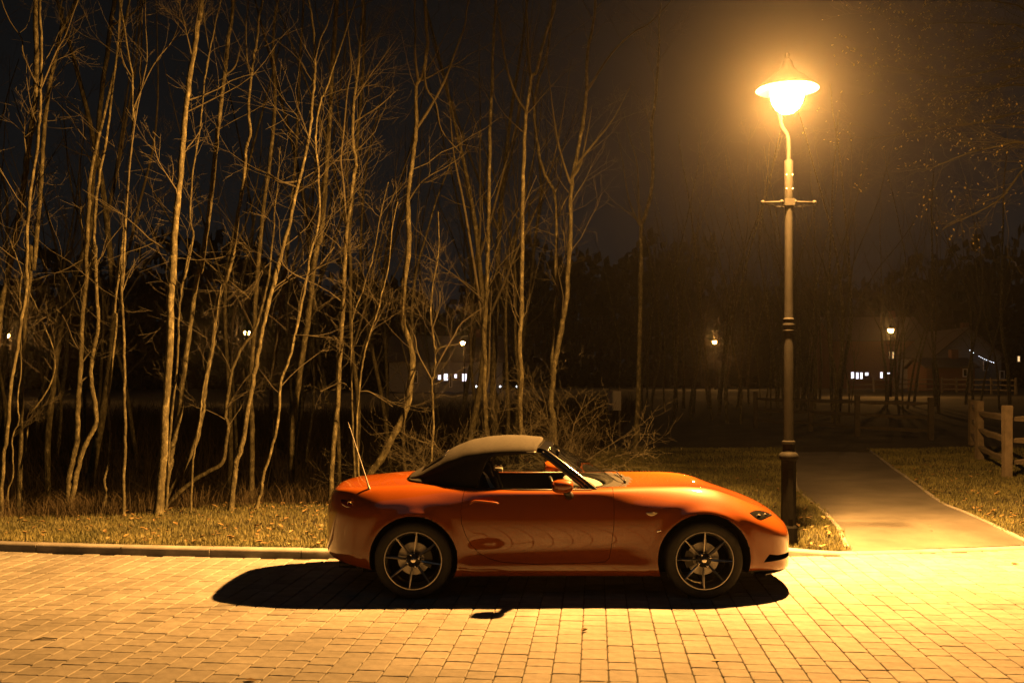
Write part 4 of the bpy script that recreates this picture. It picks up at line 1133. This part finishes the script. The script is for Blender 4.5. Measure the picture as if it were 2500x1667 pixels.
for d_, s in zip(doors, (-1, 1)):
    G = []
    for v in np.linspace(0, 1, 9):
        z = 0.850 + 0.288*v
        xr = float(np.interp(v, [0, .55, .8, 1], [-0.665, -0.655, -0.60, -0.50])); xf = float(np.interp(v, [0, 1], [0.255, -0.165]))
        y = 0.702 - 0.085*v - 0.01*v*v
        G.append([(x, s*y, z) for x in np.linspace(xr, xf, 7)])
    m_ = MB(); m_.grid(np.array(G)); m_.build('window', 'glass', d_, smooth=True)
    m_ = MB(); m_.tube([(-0.70, s*0.735, 0.860), (-0.3, s*0.748, 0.854), (0.27, s*0.741, 0.855)], 0.007, 8); m_.build('belt_seal', 'black_plastic', d_, smooth=True)
    # mirror
    m_ = MB()
    prof = []
    for i, tt in enumerate(np.linspace(0, math.pi, 13)):
        xx = -0.02 + 0.085*(-math.cos(tt)); rr = math.sin(tt)**0.55
        if i == 0: rr = 0.80; xx = -0.098
        ringp = []
        for j in range(18):
            a = 2*math.pi*j/18
            ringp.append((xx - 0.012*math.cos(a)*0, s*(0.905 + 0.085*rr*math.cos(a)), 0.900 + (0.056*rr*math.sin(a)) + 0.01*math.cos(a)))
        prof.append(ringp)
    m_.grid(np.array(prof), close_v=True)
    mr_ = m_.build('mirror', 'paint', d_, smooth=True); 
    mr_.location = (0.045, 0, 0)
    m_ = MB(); m_.grid(np.array([[(-0.0945, s*(0.905 + 0.066*r_*math.cos(a)), 0.900 + 0.043*r_*math.sin(a)) for a in np.linspace(0, 2*math.pi, 18, endpoint=False)] for r_ in (1.0, 0.01)]), close_v=True)
    m_.build('mirror_glass', 'chrome', mr_)
    m_ = MB(); m_.tube([(0.01, s*0.885, 0.862), (0.025, s*0.85, 0.835), (0.04, s*0.78, 0.815)], [0.030, 0.028, 0.036], 10); m_.build('mirror_foot', 'black_plastic', mr_, smooth=True)

# aerial
m_ = MB()
a0 = hit(902, 1193); a1 = at(850, 1030, 8.05) - Vector(CO)
m_.tube(smooth_path([tuple(a0 - Vector((0, 0, .01))), tuple(a0 + (a1 - a0)*0.12), tuple(a0 + (a1 - a0)*0.55), tuple(a1)], 4), [0.013, 0.012, 0.0095] + list(np.linspace(0.0065, 0.0022, 10)), 8)
m_.build('aerial', 'aerial', CAR, smooth=True)

# splitter, sills, rear valance, exhaust
m_ = MB()
G = []
for yy in np.linspace(-1, 1, 33):
    w_ = 0.72*yy; xx = 1.955 - 0.30*abs(yy)**3.2
    G.append([(xx - 0.10, w_, 0.172), (xx + 0.012, w_, 0.168), (xx + 0.016, w_, 0.176), (xx - 0.10, w_, 0.192)])
m_.grid(np.array(G), close_v=True); m_.build('splitter', 'black_plastic', CAR)
m_ = MB()
G = []
for yy in np.linspace(-1, 1, 25):
    w_ = 0.62*yy; xx = -1.875 + 0.27*abs(yy)**2.4
    G.append([(xx + 0.12, w_, 0.20), (xx, w_, 0.235), (xx - 0.008, w_, 0.33), (xx + 0.12, w_, 0.34)])
m_.grid(np.array(G), close_v=True); m_.build('rear_valance', 'black_plastic', CAR)
for y in (-0.44, -0.54):
    m_ = MB(); m_.tube([(-1.65, y, 0.22), (-1.79, y, 0.225)], 0.030, 14); m_.build('exhaust', 'rim_dark', CAR, smooth=True)
m_ = MB(); m_.box((0, 0, 0.17), (3.2, 1.04, 0.03)); m_.build('underbody', 'cavity', CAR)
m_ = MB(); m_.box((1.885, 0, 0.32), (0.01, 0.66, 0.16)); m_.build('grille', 'black_plastic', CAR)

# wheels
def wheel_meshes():
    R_ = {}
    m = MB()   # tyre
    prof = [(0.2285, 0.090), (0.240, 0.100), (0.262, 0.1035), (0.288, 0.099), (0.302, 0.086), (0.3075, 0.070), (0.308, 0.0), (0.3075, -0.070), (0.302, -0.086), (0.288, -0.099), (0.262, -0.1035), (0.240, -0.100), (0.2285, -0.090)]
    m.lathe([(r, -h) for r, h in prof], 64, axis='y'); R_['tyre'] = m.mesh('tyre', True)
    m = MB()   # rim barrel, outer lip toward -y
    m.lathe([(0.232, -0.094), (0.2295, -0.100), (0.2230, -0.100), (0.2200, -0.090), (0.205, -0.07), (0.198, -0.03), (0.200, 0.06), (0.215, 0.09), (0.222, 0.088)], 64, axis='y')
    R_['rim'] = m.mesh('wheel', True); R_['rim'].set_sharp_from_angle(angle=R(35))
    m = MB()   # spoke: thin blade that broadens and turns toward the lip
    sec = []
    for t in np.linspace(0, 1, 7):
        r = 0.046 + (0.2225 - 0.046)*t; w = 0.0042 + 0.0070*math.sin(min(1, t*1.15)*math.pi)**0.8*0.55 + 0.003*t; yf = -0.062 - 0.030*t**0.7; dpt = 0.030 + 0.012*t
        tw = 0.006*math.sin(t*math.pi)
        sec.append([(-w + tw*0.3, yf, r), (w*0.2, yf - 0.0035, r), (w + tw*0.3, yf + 0.004, r), (w*0.8, yf + dpt, r), (-w*0.8, yf + dpt, r)])
    m.grid(np.array(sec), close_v=True); R_['spoke'] = m.mesh('spoke')
    R_['spoke'].set_sharp_from_angle(angle=R(30))
    m = MB(); m.lathe([(0.060, -0.03), (0.060, -0.056), (0.052, -0.066), (0.034, -0.068), (0.030, -0.074), (0.026, -0.078), (0.0, -0.079)], 28, axis='y'); R_['hub'] = m.mesh('hub', True)
    m = MB(); m.lathe([(0.013, -0.05), (0.013, -0.075), (0.010, -0.078), (0.009, -0.095), (0.006, -0.099), (0, -0.099)], 10, axis='y'); R_['nut'] = m.mesh('lug_nut', True)
    m = MB(); m.lathe([(0.0, -0.010), (0.13, -0.010), (0.132, -0.006), (0.132, 0.010), (0.13, 0.014), (0, 0.014)], 40, axis='y'); R_['disc'] = m.mesh('brake_disc', True); R_['disc'].set_sharp_from_angle(angle=R(35))
    m = MB()
    for a0_ in np.linspace(-0.55, 0.55, 7)[:-1]:
        pass
    sec = []
    for a in np.linspace(-0.5, 0.5, 7):
        sec.append([(math.cos(a)*r, y, math.sin(a)*r) for r, y in ((0.085, -0.045), (0.150, -0.045), (0.158, -0.03), (0.158, 0.03), (0.085, 0.03))])
    m.grid(np.array(sec), close_v=True); m.f.append((0, 1, 2, 3, 4)); m.f.append((34, 33, 32, 31, 30)); R_['caliper'] = m.mesh('brake_caliper')
    m = MB()
    m.lathe([(0.0, -0.0795), (0.017, -0.0805), (0.019, -0.0795)], 20, axis='y')
    R_['cap'] = m.mesh('centre_cap', True)
    return R_
WM = wheel_meshes()
for k, mname in (('tyre', 'rubber'), ('rim', 'rim'), ('spoke', 'rim'), ('hub', 'rim_dark'), ('nut', 'chrome'), ('disc', 'disc'), ('caliper', 'rim_dark'), ('cap', 'chrome')):
    WM[k].materials.append(M[mname])
WM['spoke'].materials.append(M['rim_dark'])
for i, p in enumerate(WM['spoke'].polygons): p.material_index = 0 if (i % 5) in (0, 1) else 1
for wx, sgn, rot in ((WX, -1, 0.03), (-WX, -1, 0.14), (WX, 1, 0.4), (-WX, 1, 0.2)):
    w = bpy.data.objects.new('wheel', WM['rim']); COL.objects.link(w); w.parent = CAR
    w.location = (wx, sgn*0.7475, WR - 0.003); w.rotation_euler = (0, rot, 0) if sgn < 0 else (0, rot, math.pi)
    def sub(name, me, loc=(0, 0, 0), ry=0.0):
        o = bpy.data.objects.new(name, me); COL.objects.link(o); o.parent = w; o.location = loc; o.rotation_euler = (0, ry, 0); return o
    sub('tyre', WM['tyre']); sub('hub', WM['hub']); sub('centre_cap', WM['cap'])
    for k in range(8): sub('spoke', WM['spoke'], ry=k*math.pi/4)
    for k in range(4): a = k*math.pi/2 + 0.5; sub('lug_nut', WM['nut'], (0.050*math.cos(a), 0, 0.050*math.sin(a)))
    dsc = bpy.data.objects.new('brake_disc', WM['disc']); COL.objects.link(dsc); dsc.parent = CAR; dsc.location = (wx, sgn*0.745, WR)
    cal = bpy.data.objects.new('brake_caliper', WM['caliper']); COL.objects.link(cal); cal.parent = CAR; cal.location = (wx, sgn*0.745, WR)
    cal.rotation_euler = (0, math.pi if wx > 0 else 0, 0) if sgn < 0 else (0, 0 if wx > 0 else math.pi, math.pi)

# interior
def rounded_box(c, s, r=0.03, rot=(0, 0, 0)):
    b = bmesh.new(); bmesh.ops.create_cube(b, size=1.0)
    bmesh.ops.scale(b, vec=s, verts=b.verts); bmesh.ops.bevel(b, geom=list(b.edges), offset=r, segments=3, affect='EDGES', profile=0.5)
    mt = Matrix.Translation(c) @ Matrix.Rotation(rot[2], 4, 'Z') @ Matrix.Rotation(rot[1], 4, 'Y') @ Matrix.Rotation(rot[0], 4, 'X')
    bmesh.ops.transform(b, matrix=mt, verts=b.verts)
    me = bpy.data.meshes.new('part'); b.to_mesh(me); b.free(); me.shade_smooth(); me.set_sharp_from_angle(angle=R(40)); return me
for y in (-0.34, 0.34):
    st = link('seat', rounded_box((-0.22, y, 0.43), (0.50, 0.46, 0.16), 0.05, (0, R(-8), 0)), 'seat', CAR)
    link('seat_back', rounded_box((-0.50, y, 0.67), (0.13, 0.46, 0.52), 0.05, (0, R(-17), 0)), 'seat', st)
    link('headrest', rounded_box((-0.585, y, 0.955), (0.09, 0.26, 0.17), 0.04, (0, R(-14), 0)), 'seat', st)
dsh = link('dashboard', rounded_box((0.27, 0, 0.735), (0.36, 1.22, 0.20), 0.05, (0, R(6), 0)), 'dash', CAR)
link('instrument_cowl', rounded_box((0.17, -0.34, 0.845), (0.16, 0.34, 0.06), 0.028), 'seat', dsh)
m_ = MB()
a = np.linspace(0, 2*math.pi, 29)
ca, sa = math.cos(R(24)), math.sin(R(24))
m_.tube([(0.02 + 0.175*math.sin(t_)*(-sa), -0.34 + 0.175*math.cos(t_), 0.755 + 0.175*math.sin(t_)*ca) for t_ in a], 0.014, 8, cap=False)
m_.tube([(0.02, -0.50, 0.755), (0.04, -0.34, 0.745), (0.02, -0.18, 0.755)], 0.014, 8); m_.tube([(0.03, -0.34, 0.75), (0.20, -0.34, 0.70)], 0.03, 10)
m_.build('steering_wheel', 'black_plastic', CAR, smooth=True)
link('interior_mirror', rounded_box((0.03, 0, 1.10), (0.03, 0.21, 0.055), 0.014), 'black_plastic', CAR)
link('rear_bulkhead', rounded_box((-0.76, 0, 0.70), (0.10, 1.22, 0.34), 0.03), 'seat', CAR)
def dep(px, py, yoff): p = at(px, py, 8.625 + yoff); return np.array(p) - CO
q = [dep(1179, 1151, -.60), dep(1187, 1160, -.60), dep(1195, 1178, -.60), dep(1205, 1196, -.60), dep(1212, 1214, -.60)]
m_ = MB(); G = [[p + np.array([-wd, 0, 0]), p + np.array([wd, 0, 0]), p + np.array([wd, 0.012, 0]), p + np.array([-wd, 0.012, 0])] for p, wd in zip(q, (0.006, 0.009, 0.014, 0.020, 0.022))]
m_.grid(np.array(G), close_v=True); m_.build('seat_belt', 'strap', CAR)
p = (dep(1207, 1141, .655) + dep(1227, 1152, .655))/2
link('card', rounded_box(tuple(p), (0.078, 0.004, 0.042), 0.0015), 'card', CAR)
m_ = MB()
for lp in (((1264, 1109), (1266, 1118), (1276, 1127), (1288, 1122), (1290, 1108)), ((1268, 1110), (1280, 1123), (1288, 1128), (1296, 1121), (1297, 1116))):
    m_.tube(smooth_path([dep(*z_, 0.1) for z_ in lp], 5), 0.0045, 6)
m_.build('hanging_cord', 'strap', CAR, smooth=True)

# ------------------------------------------------------------------ fences
def rail_fence(label, pts, h=1.15, rails=(0.98, 0.62, 0.26), post=0.13, wood='wood'):
    b = pts[0]; bz = float(H(b[0], b[1]))
    t = thing('rail_fence', label, 'fence', (b[0], b[1], bz), 0, 'post and rail fences')
    tops = []
    for (x, y) in pts:
        z = float(H(x, y)) - bz; hh = h*rng.uniform(0.97, 1.06)
        mb = MB(); w = post/2; G = []
        for k, zz in enumerate((-0.2, hh*0.3, hh*0.7, hh - 0.015, hh)):
            s = w*(1 if k < 4 else 0.85)
            G.append([(x - b[0] + i*s + rng.gauss(0, .004), y - b[1] + j*s + rng.gauss(0, .004), z + zz) for i, j in ((-1, -1), (1, -1), (1, 1), (-1, 1))])
        mb.grid(np.array(G), close_v=True); mb.f.append((16, 17, 18, 19))
        mb.build('post', wood, t); tops.append(np.array([x - b[0], y - b[1], z]))
    for a, c in zip(tops[:-1], tops[1:]):
        d = c - a; L = np.linalg.norm(d); d /= L; n = np.array([d[1], -d[0], 0])
        for r in rails:
            mb = MB(); G = []
            for s in np.linspace(0.02, 0.98, 6):
                p = a + d*L*s + np.array([0, 0, r + rng.gauss(0, .012)]) + n*rng.gauss(0, .006)
                e = 1.0 if 0.05 < s < 0.95 else 0.55
                hh, ww = 0.055*e*rng.uniform(.9, 1.1), 0.030*rng.uniform(.85, 1.15)
                G.append([p + np.array([0, 0, -hh]) - n*ww*.6, p + np.array([0, 0, -hh*.6]) + n*ww, p + np.array([0, 0, hh]) + n*ww*.4, p + np.array([0, 0, hh*.5]) - n*ww])
            mb.grid(np.array(G), close_v=True); mb.build('rail', wood, t)
    return t
rail_fence('pale split rail fence at the right edge, turning away along the path', [(10.35, 16.9), (8.31, 16.5), (9.60, 20.2), (11.6, 24.8)])
rail_fence('dim rail fence crossing behind the path', [(11.5, 27.0), (9.97, 28.4), (9.5, 31.3), (8.3, 33.5)], h=1.2, wood='shaded_wood')
rail_fence('distant rail fence lit beneath the far right lamp', [((p_ - 1250)/F*Y_, Y_) for p_, Y_ in ((2070, 74), (2133, 76), (2182, 77), (2240, 77), (2300, 76), (2336, 75), (2367, 74), (2420, 72), (2480, 70))], h=1.15)

# ------------------------------------------------------------------ far street lamps (copies of the near one)
for px, py, lab in ((2175, 806, 'small far lamp glowing to the right of the near lamp post'),
                    (1745, 835, 'small far lamp glowing just left of the near lamp post'),
                    (17, 818, 'far lamp at the left edge of the wood'),
                    (603, 812, 'tiny far lamp glimpsed through the left trees'),
                    (1130, 836, 'tiny far lamp glimpsed through twigs above the soft top'),
                    (1369, 866, 'tiny far lamp beside the tree behind the windscreen')):
    Y = min(np.arange(35, 140, 0.5), key=lambda Y: abs(float(H((px - 1250)/F*Y, Y)) + 4.425 - (HC + (HZ - py)/F*Y)))
    x = (px - 1250)/F*Y
    o = copy_tree(lamp0); o.location = (x + 0.112, Y + 0.35, float(H(x, Y))); o['label'] = lab; o['group'] = 'distant street lamps'
    for ch in o.children:
        if ch.type == 'LIGHT': ch.data = ch.data.copy(); ch.data.energy = LAMP_W*(0.09 if px > 1700 else 0.025)

# ------------------------------------------------------------------ distant houses
def house(label, x0, x1, y, d, hw, hr, wall, wins, gable_front=False, cat='house', z0=None):
    cx = (x0 + x1)/2; gz = float(H(cx, y)) if z0 is None else z0
    t = thing('house', label, cat, (cx, y, gz), 0, 'distant houses')
    w = x1 - x0
    mb = MB(); mb.box((0, d/2, hw/2 - 0.5), (w, d, hw + 1.0))
    if gable_front: mb.add([(-w/2, 0.0, hw), (w/2, 0.0, hw), (0, 0.0, hw + hr), (-w/2, d, hw), (w/2, d, hw), (0, d, hw + hr)], [(0, 1, 2), (4, 3, 5)])
    else: mb.add([(-w/2, 0, hw), (-w/2, d, hw), (-w/2, d/2, hw + hr), (w/2, 0, hw), (w/2, d, hw), (w/2, d/2, hw + hr)], [(1, 0, 2), (3, 4, 5)])
    mb.build('wall', wall, t)
    mb = MB(); o = 0.3; th = 0.12
    if gable_front:
        prof = [(-w/2 - o, hw - o*hr/(w/2)), (0, hw + hr), (w/2 + o, hw - o*hr/(w/2))]
        G = [[(a, yy, b + 0.01) for a, b in prof] + [(a, yy, b + th) for a, b in prof[::-1]] for yy in (-o, d + o)]
    else:
        prof = [(-o, hw - o*hr/(d/2)), (d/2, hw + hr), (d + o, hw - o*hr/(d/2))]
        G = [[(xx, a, b + 0.01) for a, b in prof] + [(xx, a, b + th) for a, b in prof[::-1]] for xx in (-w/2 - o, w/2 + o)]
    mb.grid(np.array(G), close_v=True); mb.f.append(tuple(range(6))); mb.f.append(tuple(range(11, 5, -1)))
    rf = mb.build('roof', 'roof', t)
    mb = MB(); mb.box((w*0.28, d*0.5, hw + hr + 0.1), (0.6, 0.6, 1.4)); mb.build('chimney', 'brick', rf)
    for (a, b, z_0, z_1, m_) in wins:
        fm = MB(); a -= cx; b -= cx; e = 0.07; z_0 = max(z_0, gz + 0.05) - gz; z_1 -= gz
        fm.box(((a+b)/2, -0.03, z_1 - e/2), (b - a, 0.08, e)); fm.box(((a+b)/2, -0.03, z_0 + e/2), (b - a, 0.08, e))
        fm.box((a + e/2, -0.03, (z_0+z_1)/2), (e, 0.079, z_1 - z_0 - 2*e)); fm.box((b - e/2, -0.03, (z_0+z_1)/2), (e, 0.079, z_1 - z_0 - 2*e))
        f_ = fm.build('window', 'frame', t)
        pm = MB(); pm.box(((a+b)/2, -0.012, (z_0+z_1)/2), (b - a - 2*e, 0.016, z_1 - z_0 - 2*e)); pm.build('pane', m_, f_)
    return t
def win(Y, *r): return [((a - 1250)/F*Y, (b - 1250)/F*Y, HC + (HZ - y1)/F*Y, HC + (HZ - y0)/F*Y, m_) for a, b, y0, y1, m_ in r]
house('dark low building with white lit windows, glimpsed behind the twigs above the car', -12.5, -1.0, 100, 8, 3.2, 2.6, 'render_wall',
      win(100, (1068, 1078, 914, 928, 'win_white'), (1082, 1095, 911, 930, 'win_white'), (1097, 1104, 913, 946, 'win_dark'), (1108, 1117, 912, 924, 'win_white'), (1127, 1141, 911, 932, 'win_white'), (1144, 1150, 914, 926, 'win_warm'), (1000, 1020, 905, 935, 'win_dark')))
house('dark house with a row of white lit windows under the far right lamp', 34.5, 44.5, 105, 9, 5.2, 2.6, 'brick',
      win(105, (2076, 2086, 907, 925, 'win_white'), (2088, 2097, 908, 926, 'win_white'), (2098, 2107, 908, 926, 'win_white'), (2110, 2121, 908, 918, 'win_white'), (2147, 2156, 907, 924, 'win_white'), (2161, 2178, 908, 914, 'win_white'),
          (2170, 2176, 858, 876, 'win_warm'), (2177, 2183, 858, 876, 'win_warm'), (2223, 2231, 856, 880, 'win_red'), (2205, 2215, 858, 878, 'win_dark')))
house('dim gabled house at the right with one warm window', 39.6, 45.8, 92, 9, 3.2, 2.5, 'render_wall',
      win(92, (2482, 2491, 868, 884, 'win_warm'), (2400, 2412, 880, 905, 'win_dark'), (2440, 2452, 905, 925, 'win_dark')), gable_front=True)
house('low dark brick outbuilding in front of the gabled house', 34.6, 38.6, 82, 4, 2.0, 0.7, 'brick', win(82, (2350, 2362, 900, 920, 'win_dark')), cat='shed')

t = thing('string_of_lights', 'sloping row of tiny white bulbs at the gabled house', 'string lights', tuple(at(2368, 855, 91.0)))
a = at(2368, 855, 91.0); b = at(2426, 885, 91.0)
mb = MB(); mb.tube([(0, 0, 0), tuple((b - a)*0.5 + Vector((0, 0, -.12))), tuple(b - a)], 0.012, 5); mb.build('cable', 'black_plastic', t)
for k in range(14):
    if k in (3, 4): continue
    mb = MB(); mb.lathe([(0, -.03), (.028, 0), (0, .03)], 6); mb.build('bulb', 'small_bulb', t, loc=tuple((b - a)*(k/13.0) + Vector((0, 0, -.48*(k/13)*(1-k/13)))))

for k, px in enumerate((1163, 1200, 1221, 1238, 1262)):
    Y = 97.0; x = (px - 1250)/F*Y; gz = float(H(x, Y)); hz = HC + (HZ - 943)/F*Y - gz
    t = thing('bollard_light', ('low white light %s in the far row behind the car roof' % ('leftmost', 'second from left', 'in the middle', 'second from right', 'rightmost')[k]), 'light', (x, Y, gz), 0, 'low lights far behind the car')
    mb = MB(); mb.lathe([(.05, -.1), (.05, max(.05, hz - .1)), (0, max(.05, hz - .1))], 8); mb.build('post', 'lamp_paint', t)
    mb = MB(); mb.lathe([(0, hz - .1), (.07, hz - .07), (.07, hz + .05), (0, hz + .08)], 8); mb.build('lens', 'small_bulb', t)

# notice board on the grass
p = at(1500, 977, 28.0); gz = float(H(p.x, p.y))
t = thing('notice_board', 'small pale notice board in the dark beyond the car', 'sign', (p.x, p.y, gz))
mb = MB(); mb.box((0, 0, 1.15 - gz), (0.38, 0.025, 0.55)); mb.build('panel', 'board', t)
for s in (-1, 1):
    mb = MB(); mb.box((s*0.15, 0.045, 0.65), (0.05, 0.05, 1.5)); mb.build('post', 'wood', t)

# ------------------------------------------------------------------ the far wood that closes the view
def far_mass():
    n = 70000
    x = NR.uniform(-130, 130, n); y = NR.uniform(118, 160, n)
    top = 15 + 3.0*np.sin(x*0.11) + 2.0*np.sin(x*0.31 + 1) + 1.5*np.sin(x*0.83)
    z = H(x, y) + top*NR.rand(n)**1.15
    s_ = NR.uniform(0.2, 0.65, n); a = NR.uniform(0, math.pi, n); tl = NR.uniform(-0.6, 0.6, n)
    dx, dy = np.cos(a)*s_, np.sin(a)*s_
    v = np.stack([np.stack([x - dx, y - dy, z - s_*.5], 1), np.stack([x + dx*.7, y + dy*.7, z - s_*.7 + tl], 1), np.stack([x + dx, y + dy, z + s_*.6], 1), np.stack([x - dx*.6, y - dy*.6, z + s_*.8 - tl], 1)], 1)
    mb = MB(); mb.add(v.reshape(-1, 3), [(4*i, 4*i+1, 4*i+2, 4*i+3) for i in range(n)])
    tag(mb.build('far_wood', 'soil'), 'dark mass of distant woodland behind everything', 'woodland', kind='stuff')
far_mass()

# ------------------------------------------------------------------ haze volume added to give the lamps their glow
m = bpy.data.materials.new('glow_haze'); m.use_nodes = True; tt = m.node_tree; tt.nodes.clear()
o_ = tt.nodes.new('ShaderNodeOutputMaterial'); pv = tt.nodes.new('ShaderNodeVolumePrincipled')
pv.inputs['Color'].default_value = (0.9, 0.9, 0.9, 1); pv.inputs['Density'].default_value = 0.00046; pv.inputs['Anisotropy'].default_value = 0.92
tt.links.new(pv.outputs[0], o_.inputs['Volume'])
mb = MB(); mb.box((0, 70, 12.5), (330, 270, 30)); hz_ = mb.build('haze', m)
tag(hz_, 'thin haze added for the glow round the lamp', 'haze', kind='stuff')
